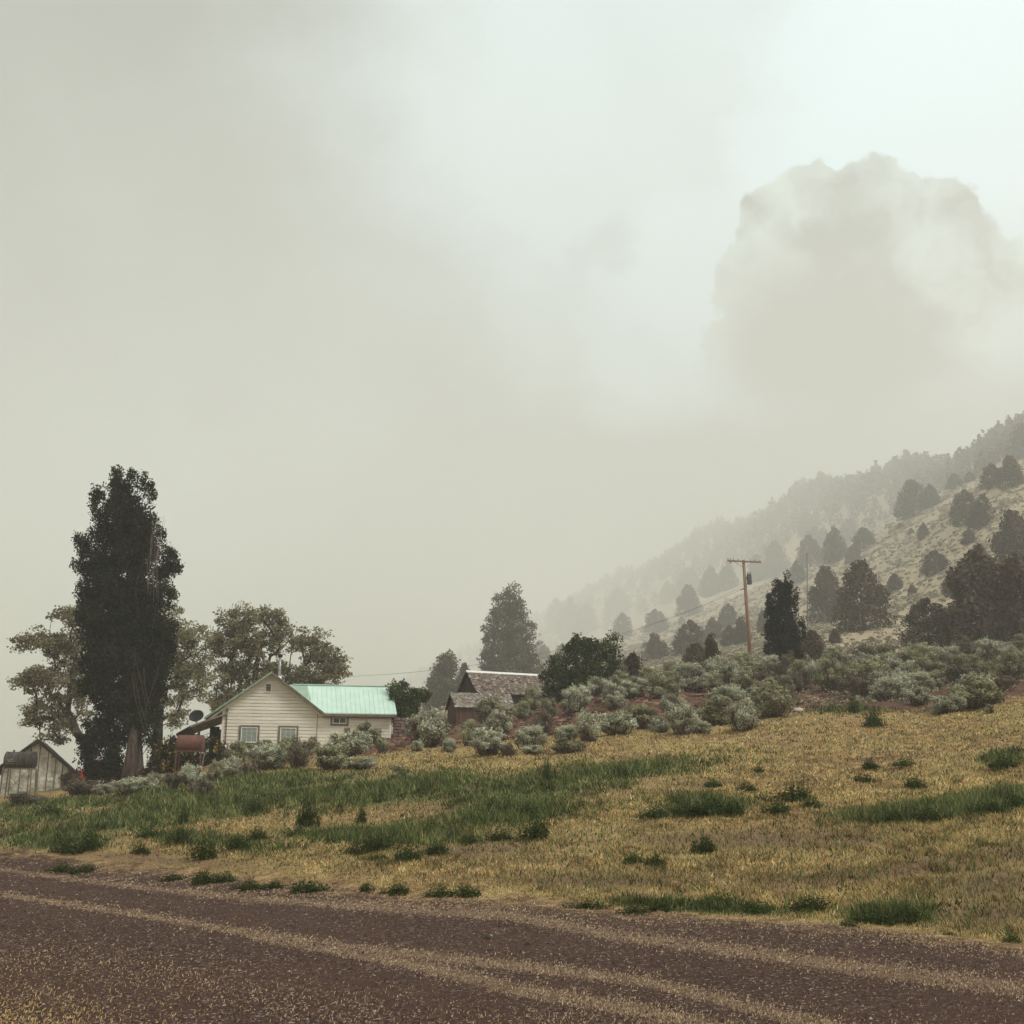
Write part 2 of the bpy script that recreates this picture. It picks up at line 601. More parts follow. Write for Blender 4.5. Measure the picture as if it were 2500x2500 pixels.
def brown_mask(u, v):
    b = 0
    for a in [(2330, 2095, 420, 14, -.13), (2430, 2160, 200, 60, -.1), (1870, 2050, 500, 35, 0), (170, 2010, 140, 22, 0), (1150, 2070, 250, 40, 0), (400, 2100, 350, 20, .06),
              (1700, 1915, 60, 10, 0), (2480, 2080, 120, 40, 0), (2420, 2230, 260, 50, -.05), (2150, 2130, 500, 26, -.1), (1450, 2150, 300, 26, 0)]:
        b = np.maximum(b, ell(u, v, *a))
    return b


TRACKS = [  # (points in the photograph's rows, half width at start, half width at end)
    ([(-600, 2080), (0, 2124), (323, 2167), (582, 2193), (841, 2212), (1250, 2240), (1509, 2288), (1832, 2329), (2091, 2367), (2500, 2420)], 7, 26),
    ([(-600, 2110), (0, 2186), (291, 2228), (582, 2277), (841, 2316), (1250, 2361), (1573, 2400), (1832, 2465), (2200, 2560)], 9, 24),
    ([(600, 2285), (841, 2326), (1050, 2370), (1250, 2418), (1573, 2476), (1800, 2530)], 8, 32),
]


def track_mask(u, v):
    m = 0
    for pts, w0, w1 in TRACKS:
        c = polyline_v(u, pts)
        wd = np.interp(u, [0, 2300], [w0, w1])
        e = np.exp(-np.abs((v - c) / wd) ** 2.6) * ((u > pts[0][0]) & (u < pts[-1][0]))
        m = np.maximum(m, e)
    # loose straw towards the near left
    c = polyline_v(u, [(-400, 2280), (65, 2330), (582, 2420), (906, 2500), (1300, 2580)])
    m = np.maximum(m, .20 * np.exp(-((v - c) / 55) ** 2) * (u < 1300))
    m = np.maximum(m, .42 * ell(u, v, 0, 2500, 230, 75))
    m = np.maximum(m, .25 * ell(u, v, 1500, 2500, 500, 40))
    return m


def make_land():
    az = np.concatenate([np.arange(-180, -40, 2.5), np.arange(-40, 42, .16), np.arange(42, 180, 2.5)])
    az = np.radians(az)
    rr = np.concatenate([[0.5, 2, 4], np.exp(np.arange(math.log(6), math.log(60), .0105)), np.exp(np.arange(math.log(60), math.log(110), .012)), np.exp(np.arange(math.log(110), math.log(7000), .022)), [7200]])
    A, Rr = np.meshgrid(az, rr, indexing='ij')
    x = np.sin(A) * Rr; y = np.cos(A) * Rr
    z = H(x, y)
    u, v = project(x, y, z)
    infront = y > 3
    g = np.where(infront, green_mask(u, v), 0)
    dm = np.where(infront & (y > 40) & (y < 120), dirt_mask(u, v), 0)
    bm = np.where(infront & (y < 60), brown_mask(u, v), 0)
    hl = np.clip((y - 84) / 20, 0, 1) * np.clip((x / np.maximum(y, 1) + .12) / .08, 0, 1)
    na, nr = A.shape
    V = np.stack([x, y, z], -1).reshape(-1, 3)
    i = np.arange(na)[:, None]; j = np.arange(nr - 1)[None]
    i2 = (i + 1) % na
    Fq = np.stack([i * nr + j, i * nr + j + 1, i2 * nr + j + 1, i2 * nr + j], -1).reshape(-1, 4)
    fy = V[Fq, 1].mean(1); fx = V[Fq, 0].mean(1)
    fr = np.hypot(fx, fy)
    hill = (fr > 100) & (fy > 0)
    at = {'green': g.ravel(), 'dirt': dm.ravel(), 'brown': bm.ravel(), 'hill': hl.ravel()}

    def sub(mask, zoff=0.0, extra=None):
        f = Fq[mask]
        idx, inv = np.unique(f, return_inverse=True)
        vv = V[idx].copy(); vv[:, 2] += zoff
        return vv, inv.reshape(f.shape), {k_: ('POINT', d_[idx]) for k_, d_ in (extra or at).items()}

    # the gravel road lies on the ground near us, 1.5 cm proud
    wob = .35 * np.sin(fx * 2.3) + .25 * np.sin(fx * 5.1 + 1) + .18 * np.sin(fx * 11.7) + .3 * rng.normal(size=len(fx)) * .5
    road = (fy < edge_y(fx) + .6 + .35 * np.sin(fx * 1.3) + .2 * np.sin(fx * 3.7)) & (fy > -9) & (np.abs(fx) < 400)
    tm = np.where(infront, track_mask(u, v), 0).ravel()
    dist_edge = np.clip((edge_y(x) + .8 - y) / 4.2, 0, 1).ravel()
    return sub(~hill), sub(hill), sub(road, .015, {'track': tm, 'inner': dist_edge})


# ground material
def land_material():
    m, t = mat('dry_meadow')
    oc = t.n('ShaderNodeTexCoord').outputs['Object']
    n_f = t.noise(oc, 9.0, 6, .7)
    n_m = t.noise(oc, 1.6, 5, .6)
    n_l = t.noise(oc, .25, 3, .5)
    straw = t.ramp(t.math('ADD', t.math('MULTIPLY', n_f, .6), t.math('MULTIPLY', n_m, .4)),
                   [(.38, (.105, .058, .036)), (.49, (.22, .135, .068)), (.59, (.40, .28, .125)), (.73, (.60, .47, .24))])
    straw = t.mix(t.mapr(n_l, .4, .62, 0, .35), straw, (.32, .27, .10))
    gr = t.ramp(n_f, [(.3, (.05, .062, .025)), (.55, (.11, .13, .05)), (.72, (.22, .21, .10))])
    gf = t.mapr(t.math('ADD', t.attr('green'), t.math('MULTIPLY', t.math('SUBTRACT', t.math('ADD', t.math('MULTIPLY', n_m, .6), t.math('MULTIPLY', n_f, .4)), .5), 2.4)), .40, .95)
    c = t.mix(gf, straw, gr)
    br = t.ramp(n_f, [(.3, (.10, .062, .045)), (.6, (.20, .125, .075)), (.75, (.34, .24, .12))])
    bf = t.mapr(t.math('ADD', t.math('MULTIPLY', t.attr('brown'), .8), t.math('MULTIPLY', t.math('SUBTRACT', t.math('ADD', t.math('MULTIPLY', n_m, .5), t.math('MULTIPLY', n_f, .5)), .5), 2.4)), .42, .9)
    c = t.mix(bf, c, br)
    dr = t.ramp(t.math('ADD', t.math('MULTIPLY', n_f, .55), t.math('MULTIPLY', n_m, .45)), [(.3, (.038, .020, .015)), (.5, (.105, .052, .036)), (.68, (.21, .115, .075))])
    df = t.mapr(t.math('ADD', t.attr('dirt'), t.math('MULTIPLY', t.math('SUBTRACT', n_m, .5), .7)), .35, .6)
    c = t.mix(df, c, dr)
    n_h = t.noise(oc, .55, 6, .65)
    n_h2 = t.noise(oc, .03, 4, .6)
    hc = t.ramp(n_h, [(.32, (.19, .145, .095)), (.5, (.38, .305, .205)), (.68, (.55, .465, .335))])
    hc = t.mix(t.mapr(n_h2, .4, .65, 0, .4), hc, (.30, .23, .155))
    c = t.mix(t.attr('hill'), c, hc)
    return finish(m, t, c, .95, 0, t.math('ADD', n_f, n_m), .55, .06, spec=.1)


def road_material():
    m, t = mat('gravel')
    oc = t.n('ShaderNodeTexCoord').outputs['Object']
    vo = t.n('ShaderNodeTexVoronoi', feature='F1'); t.set(vo, 'Vector', oc); vo.inputs['Scale'].default_value = 42
    vo2 = t.n('ShaderNodeTexVoronoi', feature='F1'); t.set(vo2, 'Vector', oc); vo2.inputs['Scale'].default_value = 17
    cid = t.n('ShaderNodeSeparateColor'); t.set(cid, 0, vo.outputs['Color'])
    cid2 = t.n('ShaderNodeSeparateColor'); t.set(cid2, 0, vo2.outputs['Color'])
    n_m = t.noise(oc, 2.2, 6, .65)
    n_l = t.noise(oc, .35, 4, .55)
    n_f = t.noise(oc, 30, 4, .7)
    base_ = t.ramp(cid.outputs[0], [(0, (.028, .0145, .010)), (.6, (.063, .032, .022)), (.93, (.105, .060, .043)), (1, (.40, .34, .30))])
    base_ = t.mix(t.mapr(n_l, .38, .64), base_, t.mix(.5, base_, (.082, .044, .030)))
    base_ = t.mix(t.mapr(n_m, .52, .72, 0, .6), base_, (.042, .025, .021))
    straw = t.ramp(n_f, [(.3, (.15, .095, .06)), (.55, (.27, .185, .115)), (.75, (.42, .31, .19))])
    tf = t.math('ADD', t.math('MULTIPLY', t.attr('track'), .95), t.math('MULTIPLY', t.math('SUBTRACT', t.math('ADD', t.math('MULTIPLY', n_f, .55), t.math('MULTIPLY', n_m, .45)), .5), 1.7))
    c = t.mix(t.mapr(tf, .45, 1.0, 0, .55), base_, straw)
    # edge: washed with dry grass litter
    ef = t.math('ADD', t.math('SUBTRACT', 1.0, t.attr('inner')), t.math('MULTIPLY', t.math('SUBTRACT', t.math('ADD', t.math('MULTIPLY', n_m, .6), t.math('MULTIPLY', n_f, .4)), .5), 2.5))
    dry = t.ramp(t.math('ADD', t.math('MULTIPLY', t.noise(oc, 9.0, 6, .7), .6), t.math('MULTIPLY', t.noise(oc, 1.6, 5, .6), .4)), [(.38, (.105, .058, .036)), (.49, (.22, .135, .068)), (.59, (.40, .28, .125)), (.73, (.60, .47, .24))])
    c = t.mix(t.mapr(ef, .62, .98, 0, 1), c, dry)
    bh = t.math('ADD', t.math('MULTIPLY', vo.outputs['Distance'], -1.0), t.math('MULTIPLY', n_m, .6))
    return finish(m, t, c, .95, 0, bh, .6, .03, spec=.15)


M['land'] = land_material()
M['gravel'] = road_material()
(gv, gf_, ga), (hv, hf, ha), (rv, rf, ra) = make_land()
tag(link('ground', np_mesh('ground', gv, gf_, M['land'], True, ga)), kind='structure')
tag(link('hillside', np_mesh('hillside', hv, hf, M['land'], True, ha)), kind='structure')
tag(link('road', np_mesh('road', rv, rf, M['gravel'], True, ra)), kind='structure')

# ------------------------------------------------------------------ haze
haze_m = bpy.data.materials.new('haze')
haze_m.use_nodes = True
hz = NT(haze_m.node_tree)
pv = hz.n('ShaderNodeVolumePrincipled')
pv.inputs['Density'].default_value = 0.00092
pv.inputs['Density Attribute'].default_value = ''
pv.inputs['Color'].default_value = (.962, .976, .948, 1)
pv.inputs['Anisotropy'].default_value = 0.2
ho = hz.n('ShaderNodeOutputMaterial')
hz.set(ho, 'Volume', pv.outputs[0])
hb = MB().box(-7600, 7600, -7600, 7600, -40, 660)
tag(hb.build('haze', haze_m), kind='stuff')


# ------------------------------------------------------------------ grass, weeds, gravel (stuff)
_vn = np.random.default_rng(99).uniform(0, 1, (256, 256))


def vnoise(x, y, freq, oct_=3):
    t_, amp, tot = 0.0, 1.0, 0.0
    for o in range(oct_):
        X, Y_ = x * freq + 17.3 * o, y * freq + 5.7 * o
        i, j = np.floor(X).astype(int), np.floor(Y_).astype(int)
        fx, fy_ = X - i, Y_ - j
        fx = fx * fx * (3 - 2 * fx); fy_ = fy_ * fy_ * (3 - 2 * fy_)
        g = lambda a, b: _vn[a % 256, b % 256]
        t_ = t_ + amp * (g(i, j) * (1 - fx) * (1 - fy_) + g(i + 1, j) * fx * (1 - fy_) + g(i, j + 1) * (1 - fx) * fy_ + g(i + 1, j + 1) * fx * fy_)
        tot += amp; amp *= .55; freq = freq * 2.1
    return (t_ / tot - .5) * 3.0


def make_grass():
    n = 760000
    u = rng.uniform(-60, 2560, n)
    v = rng.uniform(1700, 2350, n)
    # to ground: march vectorised with a v->Y table per column
    ucols = np.linspace(-80, 2580, 134)
    Yc = np.exp(np.linspace(math.log(12), math.log(84), 300))
    tab = np.empty((len(ucols), len(Yc)))
    for i, uu in enumerate(ucols):
        s = P(uu, 1950, 1.0)[0]
        vv = project(s * Yc, Yc, H(s * Yc, Yc))[1]
        tab[i] = np.minimum.accumulate(vv)
    ci = np.clip(np.round((u - ucols[0]) / (ucols[1] - ucols[0])).astype(int), 0, len(ucols) - 1)
    Y = np.empty(n)
    for i in range(len(ucols)):
        k = ci == i
        Y[k] = np.interp(-v[k], -tab[i], Yc)
    x = np.array([P(a, 1950, 1.0)[0] for a in ucols])[ci] * 0 + (u - 1250) / F
    kk = (u - 1250) / F
    dy = FW[1] + (v - 1250) / F * math.sin(PITCH)
    x = kk / dy * Y
    x += rng.normal(size=n) * .05; y = Y + rng.normal(size=n) * .05 * Y / 20
    z = H(x, y)
    pu, pvv = project(x, y, z)
    foot = polyline_v(pu, BRUSH_FOOT)
    off = edge_y(x) + rng.normal(size=n) * .35
    keep = (y > off) & (pvv > foot - 12)
    # patchy cover
    patch = vnoise(x, y * .8, .45, 4)
    fine = vnoise(x + 40, y, 2.2, 3)
    g = green_mask(pu, pvv) * (1 + .50 * patch + .25 * fine) + .24 * patch + .12 * fine + rng.normal(size=n) * .10
    b = brown_mask(pu, pvv) + patch * .25
    isg = rng.uniform(size=n) < np.clip((g - .20) / .75, .09, .78)
    keep &= isg | (rng.uniform(size=n) < np.clip(.38 + .40 * patch + .42 * fine - .40 * np.clip(b, 0, 1), .05, .9))
    x, y, z, isg, g, b, patch, Y = [a[keep] for a in (x, y, z, isg, g, b, patch, Y)]
    n = len(x)
    r1 = rng.uniform(size=n)
    near_edge = np.clip((y - edge_y(x)) / 2.5, .35, 1)
    h = np.where(isg, .06 + .20 * r1 * np.clip(g, .2, 1.2) ** 1.5, .025 + .075 * r1 ** 2) * near_edge
    tall = (rng.uniform(size=n) < .02)
    h = np.where(tall & isg, h * 1.9, h)
    tuft = vnoise(x * 1.0 + 9, y + 31, 3.7, 2)
    h = np.where((tuft > .62) & (patch > -.4), h * rng.uniform(1.0, 1.7, n) + .02, h)
    wd = np.clip(.0006 * y, .007, .035) * rng.uniform(.7, 1.3, n)
    a = rng.uniform(0, 2 * math.pi, n)
    lean = rng.normal(size=(n, 2)) * np.where(isg, .45, .95)[:, None] * h[:, None]
    V = np.empty((n, 3, 3))
    V[:, 0] = np.stack([x + np.cos(a) * wd, y + np.sin(a) * wd, z - .02], 1)
    V[:, 1] = np.stack([x - np.cos(a) * wd, y - np.sin(a) * wd, z - .02], 1)
    V[:, 2] = np.stack([x + lean[:, 0], y + lean[:, 1], z + h], 1)
    straw = np.array([[.48, .33, .145], [.74, .56, .25], [.82, .67, .36], [.50, .30, .125]])
    green = np.array([[.05, .078, .028], [.085, .125, .042], [.145, .18, .068], [.30, .27, .12]])
    k = rng.integers(0, 4, n)
    c = np.where(isg[:, None], green[k], straw[k])
    mixg = (~isg) & (rng.uniform(size=n) < .12)
    c[mixg] = np.array([.22, .21, .08])
    c = c * (1 - .58 * np.clip(b, 0, 1)[:, None] * (~isg)[:, None])
    p2 = vnoise(x, y * .7, 3.1, 3)
    c *= (rng.uniform(.75, 1.25, n) * np.clip((.92 + .60 * p2) * (1 + .20 * patch), .28, 1.35))[:, None]
    tk_ = (tuft > .62) & (rng.uniform(size=n) < .6)
    tc_ = np.array([[.16, .155, .075], [.24, .17, .09], [.11, .115, .055]])[rng.integers(0, 3, n)]
    c = np.where((tk_ & ~isg)[:, None], tc_, c)
    Fq = np.arange(n * 3).reshape(n, 3)
    m, t = mat('grass')
    col = t.attr('col', 'Color')
    df = t.n('ShaderNodeBsdfDiffuse'); t.set(df, 'Color', col)
    tr = t.n('ShaderNodeBsdfTranslucent'); t.set(tr, 'Color', col)
    ms = t.n('ShaderNodeMixShader'); ms.inputs[0].default_value = .3
    t.set(ms, 1, df.outputs[0]); t.set(ms, 2, tr.outputs[0])
    o = t.n('ShaderNodeOutputMaterial'); t.set(o, 'Surface', ms.outputs[0])
    me = np_mesh('grass', V.reshape(-1, 3), Fq, m, False, {'col': ('FACE', c)})
    tag(link('grass', me), 'dry straw and green meadow grass on the slope above the gravel road', 'grass', kind='stuff')


make_grass()


def make_gravel():
    n = 60000
    u = rng.uniform(-40, 2540, n); v = rng.uniform(2105, 2520, n)
    k = (u - 1250) / F
    dy = FW[1] + (v - 1250) / F * math.sin(PITCH)
    dz = -(v - 1250) / F * math.cos(PITCH) + math.sin(PITCH)
    Y = -1.6 / dz * dy
    x = k / dy * Y; y = Y
    ok = (y < edge_y(x) - .1) & (y > 4)
    x, y = x[ok], y[ok]; n = len(x)
    z = H(x, y) + .015
    # stones: squashed octahedra
    s = rng.lognormal(-4.75, .42, n) * np.clip(y / 13, .8, 2)
    d = np.array([[1, 0, 0], [0, 1, 0], [-1, 0, 0], [0, -1, 0], [0, 0, .7], [0, 0, -.4]])
    a = rng.uniform(0, 6.28, n); ca, sa = np.cos(a), np.sin(a)
    st = rng.uniform(.7, 1.3, (n, 3))
    D = d[None] * st[:, None] * s[:, None, None]
    X = D[..., 0] * ca[:, None] - D[..., 1] * sa[:, None]; Yy = D[..., 0] * sa[:, None] + D[..., 1] * ca[:, None]
    V = np.stack([X + x[:, None], Yy + y[:, None], D[..., 2] + z[:, None]], -1)
    f = np.array([[0, 1, 4], [1, 2, 4], [2, 3, 4], [3, 0, 4]])
    Fq = (f[None] + (np.arange(n) * 6)[:, None, None]).reshape(-1, 3)
    pal = np.array([[.033, .020, .017], [.054, .033, .027], [.078, .049, .040], [.12, .079, .064], [.36, .29, .24]])
    c = pal[rng.choice(5, n, p=[.28, .33, .27, .108, .012])]
    c = np.repeat(c, 4, 0)
    m, t = mat('gravel_stones')
    finish(m, t, t.attr('col', 'Color'), .9, spec=.2)
    tag(link('gravel', np_mesh('gravel', V.reshape(-1, 3), Fq, m, False, {'col': ('FACE', c)})), 'loose small stones scattered over the brown gravel road', 'gravel', kind='stuff')
    # straw flecks
    n = 420000
    u = rng.uniform(-40, 2540, n); v = rng.uniform(2105, 2520, n)
    k = (u - 1250) / F
    dy = FW[1] + (v - 1250) / F * math.sin(PITCH)
    dz = -(v - 1250) / F * math.cos(PITCH) + math.sin(PITCH)
    Y = -1.6 / dz * dy
    x = k / dy * Y; y = Y
    z = H(x, y) + .02
    tm = track_mask(u, v)
    de = np.clip(1 - (edge_y(x) - y) / 2.5, 0, 1)
    left = np.clip((700 - u) / 900, 0, 1) * np.clip((v - 2280) / 200, 0, 1)
    clump = np.clip(.5 + .5 * vnoise(x, y, 3.0, 4), 0, 1.4)
    pr = np.clip(.010 + .36 * tm * (.35 + .7 * clump) + .5 * de * clump + .06 * left * clump, 0, 1)
    ok = (rng.uniform(size=n) < pr) & (y < edge_y(x) + .5) & (y > 4)
    x, y, z, left = x[ok], y[ok], z[ok], left[ok]; n = len(x)
    L = rng.uniform(.004, .013, n) * np.clip(y / 12, .9, 2); a = rng.uniform(0, 3.14, n)
    wd = rng.uniform(.0016, .0034, n) * np.clip(y / 11, .9, 2.2)
    tx, ty = np.cos(a), np.sin(a)
    e = rng.uniform(0, .02, n)
    V = np.empty((n, 4, 3))
    for i, (p_, q_) in enumerate(((-1, -1), (1, -1), (1, 1), (-1, 1))):
        V[:, i] = np.stack([x + tx * L * p_ - ty * wd * q_, y + ty * L * p_ + tx * wd * q_, z + .002 + e * (p_ + 1) * .5 + q_ * wd * .5 + wd * .5], 1)
    pal = np.array([[.25, .17, .105], [.34, .24, .15], [.46, .34, .21], [.18, .115, .075]])
    c = pal[rng.integers(0, 4, n)]
    gold = np.array([.62, .40, .09])
    lf = (left * rng.uniform(0, 1, n))[:, None]
    c = c * (1 - lf) + gold * lf
    tag(link('straw_litter', np_mesh('straw_litter', V.reshape(-1, 3), np.arange(n * 4).reshape(n, 4), m, False, {'col': ('FACE', c)})), 'pale dry straw scattered in bands along the wheel tracks of the road', 'straw', kind='stuff')


make_gravel()


# dirt clods on the bank
def make_clods():
    n = 5000
    u = rng.uniform(900, 2100, n); v = rng.uniform(1640, 1830, n)
    ok = dirt_mask(u, v) > .6
    u, v = u[ok], v[ok]
    pts = np.array([hit(a, b, 40, 100) for a, b in zip(u, v)])
    n = len(pts)
    s = rng.lognormal(-2.55, .5, n)
    d = rng.normal(size=(n, 8, 3)); base8 = np.array([[i, j, k] for k in (-.6, .6) for j in (-1, 1) for i in (-1, 1)], float)
    V = pts[:, None] + (base8[None] + d * .28) * s[:, None, None] * np.array([1.2, 1.2, .8])
    f = np.array([[4, 5, 7, 6], [0, 1, 5, 4], [3, 2, 6, 7], [2, 0, 4, 6], [1, 3, 7, 5]])
    Fq = (f[None] + (np.arange(n) * 8)[:, None, None]).reshape(-1, 4)
    pal = np.array([[.055, .03, .024], [.10, .052, .038], [.17, .09, .062], [.26, .15, .10]])
    c = np.repeat(pal[rng.integers(0, 4, n)], 5, 0)
    m, t = mat('clods')
    finish(m, t, t.attr('col', 'Color'), .95, spec=.1)
    tag(link('rubble', np_mesh('rubble', V.reshape(-1, 3), Fq, m, True, {'col': ('FACE', c)})), 'reddish brown earth clods and rubble on the cut bank among the sagebrush', 'rubble', kind='stuff')


make_clods()


# ------------------------------------------------------------------ far vegetation (stuff)
def conifer_points(n, r, shape=1.0, lumps=9):
    """leaf points of a conifer of height 1, half width r"""
    t = r_ = None
    zz = rng.beta(1.15, 1.6, n)
    prof = np.interp(zz, [0, .08, .22, .5, .8, 1], [.55, .85, 1, .78, .40, .03]) ** shape
    ph = rng.uniform(0, 2 * math.pi, n)
    lp = 1 + .22 * np.sin(ph * 3 + zz * 14 + rng.uniform(0, 6)) + .14 * np.sin(ph * 5 - zz * 25)
    rad = prof * r * lp * np.sqrt(rng.uniform(.25, 1, n))
    return np.stack([rad * np.cos(ph), rad * np.sin(ph), zz], 1)


def make_hill_sage():
    n = 24000
    s = rng.uniform(-.1, .56, n); Y = np.exp(rng.uniform(math.log(88), math.log(950), n))
    x = s * Y
    z = H(x, Y)
    cl = np.sin(x * .11 + np.sin(Y * .07)) * np.sin(Y * .09 + 1) + rng.normal(size=n) * .5
    k = cl > -.55
    x, Y, z = x[k], Y[k], z[k]; n = len(x)
    # and little shrubs filling the brushy bank between the big ones
    n2 = 2400
    u2 = rng.uniform(1000, 2540, n2); f2 = rng.uniform(0, 1.02, n2)
    Y2 = rng.uniform(55, 96, n2); x2 = (u2 - 1250) / F * Y2 * 1.06
    z2 = H(x2, Y2)
    pu, pv2 = project(x2, Y2, z2)
    k2 = (pv2 < polyline_v(pu, BRUSH_FOOT) - 4) & (pv2 > polyline_v(pu, BRUSH_TOP) - 25)
    k2 &= ~((pu < 1760) & (pv2 > polyline_v(pu, BRUSH_TOP) + 30) & (rng.uniform(size=n2) < .97))
    x, Y, z = np.concatenate([x, x2[k2]]), np.concatenate([Y, Y2[k2]]), np.concatenate([z, z2[k2]])
    n = len(x)
    q = 22
    sz = rng.lognormal(-.95, .38, n) * np.clip(Y / 180, .8, 2.6)
    c0 = np.stack([x, Y, z], 1)
    d = rng.normal(size=(n, q, 3)); d /= np.linalg.norm(d, axis=2, keepdims=True)
    d[..., 2] = np.abs(d[..., 2])
    c = (c0[:, None] + d * sz[:, None, None] * np.array([.8, .8, .62])).reshape(-1, 3)
    V, Fq = leaf_quads(c, np.repeat(np.minimum(sz * .72, Y * .0022), q), d.reshape(-1, 3), 1.2, .75)
    tone = np.clip(np.repeat(rng.uniform(.1, .8, n), q) + rng.normal(size=n * q) * .15, 0, 1)
    tag(link('sagebrush_cover', np_mesh('sagebrush_cover', V, Fq, M['hill_sage'], False, {'tone': ('FACE', tone)})), 'low pale sagebrush dotted all over the hazy hillside', 'brush', kind='stuff')


make_hill_sage()


def make_forest():
    pts = []
    tries = 0
    cols = sorted(COLS)
    s_c = np.array([P(u, 1700, 1.0)[0] for u in cols])
    crest = np.interp
    top = {600: 2150, 900: 1720, 1000: 1620, 1250: 1310, 1500: 1160, 1750: 970, 2000: 770, 2250: 630, 2500: 490, 3200: 480}
    low = {600: 1300, 900: 1000, 1000: 950, 1250: 800, 1500: 830, 1750: 720, 2000: 560, 2250: 460, 2500: 345, 3200: 340}
    st = np.array([P(u, 1700, 1.0)[0] for u in top])
    n = 3600
    s = rng.uniform(-.30, .62, n)
    yt = far_y(np.interp(s, st, list(top.values()))); yl = far_y(np.interp(s, st, list(low.values())))
    f = rng.beta(1.6, .8, n)
    f[:900] = rng.uniform(.93, 1.02, 900)
    Y = yl + (yt - yl) * f
    x = s * Y
    z = H(x, Y) - .4
    h = rng.uniform(9, 17, n) * np.clip(Y / 900, .75, 1.7) * rng.choice([.75, 1, 1.25], n, p=[.3, .5, .2])
    q = 70
    Vs, Ts = [], []
    for i in range(n):
        p = conifer_points(q, rng.uniform(.22, .36), rng.uniform(.7, 1.2))
        Vs.append(p * h[i] + np.array([x[i], Y[i], z[i]]))
    c = np.concatenate(Vs)
    V, Fq = leaf_quads(c, np.repeat(h * .17, q), None, 0, .8)
    tone = rng.uniform(0, 1, len(c))
    tag(link('forest', np_mesh('forest', V, Fq, M['juniper_leaf'], False, {'tone': ('FACE', tone)})), 'distant conifer forest fading into haze along the far ridge', 'forest', kind='stuff')


make_forest()


# ------------------------------------------------------------------ hillside junipers, each a thing
def conifer_mesh(name, n, halfw, leaf, shape, matl, tops=1, seed=0):
    global rng
    r = np.random.default_rng(100 + seed)
    pts, tones, outs = [], [], []
    spec = [(0, 0, 1.0, 1.0)]
    for k in range(tops - 1):
        a = r.uniform(0, 6.28)
        spec.append((math.cos(a) * halfw * .6, math.sin(a) * halfw * .6, r.uniform(.6, .85), .75))
    for (ox, oy, hh, ww) in spec:
        nb = 110 if len(spec) == 1 else 70
        # clumps on a lumpy cone
        zz = r.beta(1.0, 1.35, nb)
        prof = np.interp(zz, [0, .06, .2, .5, .8, 1], [.80, .95, 1, .76, .42, .05]) ** shape
        ph = r.uniform(0, 6.283, nb)
        rad = prof * halfw * ww * np.sqrt(r.uniform(.2, 1.1, nb))
        cc = np.stack([ox + rad * np.cos(ph), oy + rad * np.sin(ph), zz * hh * .96 + .02], 1)
        per = n // (nb * len(spec))
        cr = r.uniform(.6, 1.2, nb) * (.06 + .06 * prof)
        d = r.normal(size=(nb, per, 3)); d /= np.linalg.norm(d, axis=2, keepdims=True)
        rr = r.uniform(.3, 1, (nb, per, 1)) ** .5
        p = cc[:, None] + d * rr * cr[:, None, None] * np.array([1, 1, 1.35])
        pts.append(p.reshape(-1, 3)); outs.append(d.reshape(-1, 3))
        tones.append(np.clip(np.repeat(r.uniform(.1, .8, nb), per) + r.normal(size=nb * per) * .18, 0, 1))
    c = np.concatenate(pts); o = np.concatenate(outs); tn = np.concatenate(tones)
    c[:, 2] = np.maximum(c[:, 2], .01)
    V, Fq = leaf_quads(c, leaf * r.uniform(.65, 1.15, len(c)), o, 1.0, .6, r, up=.8)
    crown = np_mesh(name + '_crown', V, Fq, matl, False, {'tone': ('FACE', tn)})
    mb = MB().tube([(0, 0, -.05), (0, 0, .3), (.01, 0, .85)], [.03, .02, .004], 6)
    me = bpy.data.meshes.new(name + '_trunk'); me.from_pydata(mb.v, [], mb.f); me.materials.append(M['dark_bark']); me.update()
    return crown, me


JUN = [conifer_mesh('juniper', 5600, .30, .058, .9, M['juniper_leaf'], 1, 1), conifer_mesh('juniper', 5600, .36, .058, .75, M['juniper_leaf'], 1, 2),
       conifer_mesh('juniper', 6600, .38, .058, .8, M['juniper_leaf'], 3, 3), conifer_mesh('juniper', 5600, .27, .058, 1.0, M['juniper_leaf'], 1, 4),
       conifer_mesh('juniper', 6600, .34, .058, .8, M['juniper_leaf'], 2, 5)]
JW = [.30, .36, .46, .27, .42]


def juniper(u, v_top, v_base, width, kind, label, group=None, ymax=5000, Y=None, name='juniper_tree', cat='tree'):
    p = hit(u, v_base, 60, ymax) if Y is None else P(u, v_base, Y)
    if Y is not None:
        p[2] = H(p[0], p[1])
    dm = depth(p) / F
    h = (v_base - v_top) * dm * 1.03
    wd = width * dm
    if Y is not None:      # foot hidden: reach the top
        h = P(u, v_top, p[1])[2] - p[2]
    rt = empty(name, p - np.array([0, 0, .1]), random.uniform(0, 6.28), label, cat, group)
    sx = wd * .56 / (JW[kind] * 1.0)
    for nm, me in zip(('crown', 'trunk'), JUN[kind]):
        o = link(nm, me, rt)
        o.scale = (sx, sx, h)
    return rt


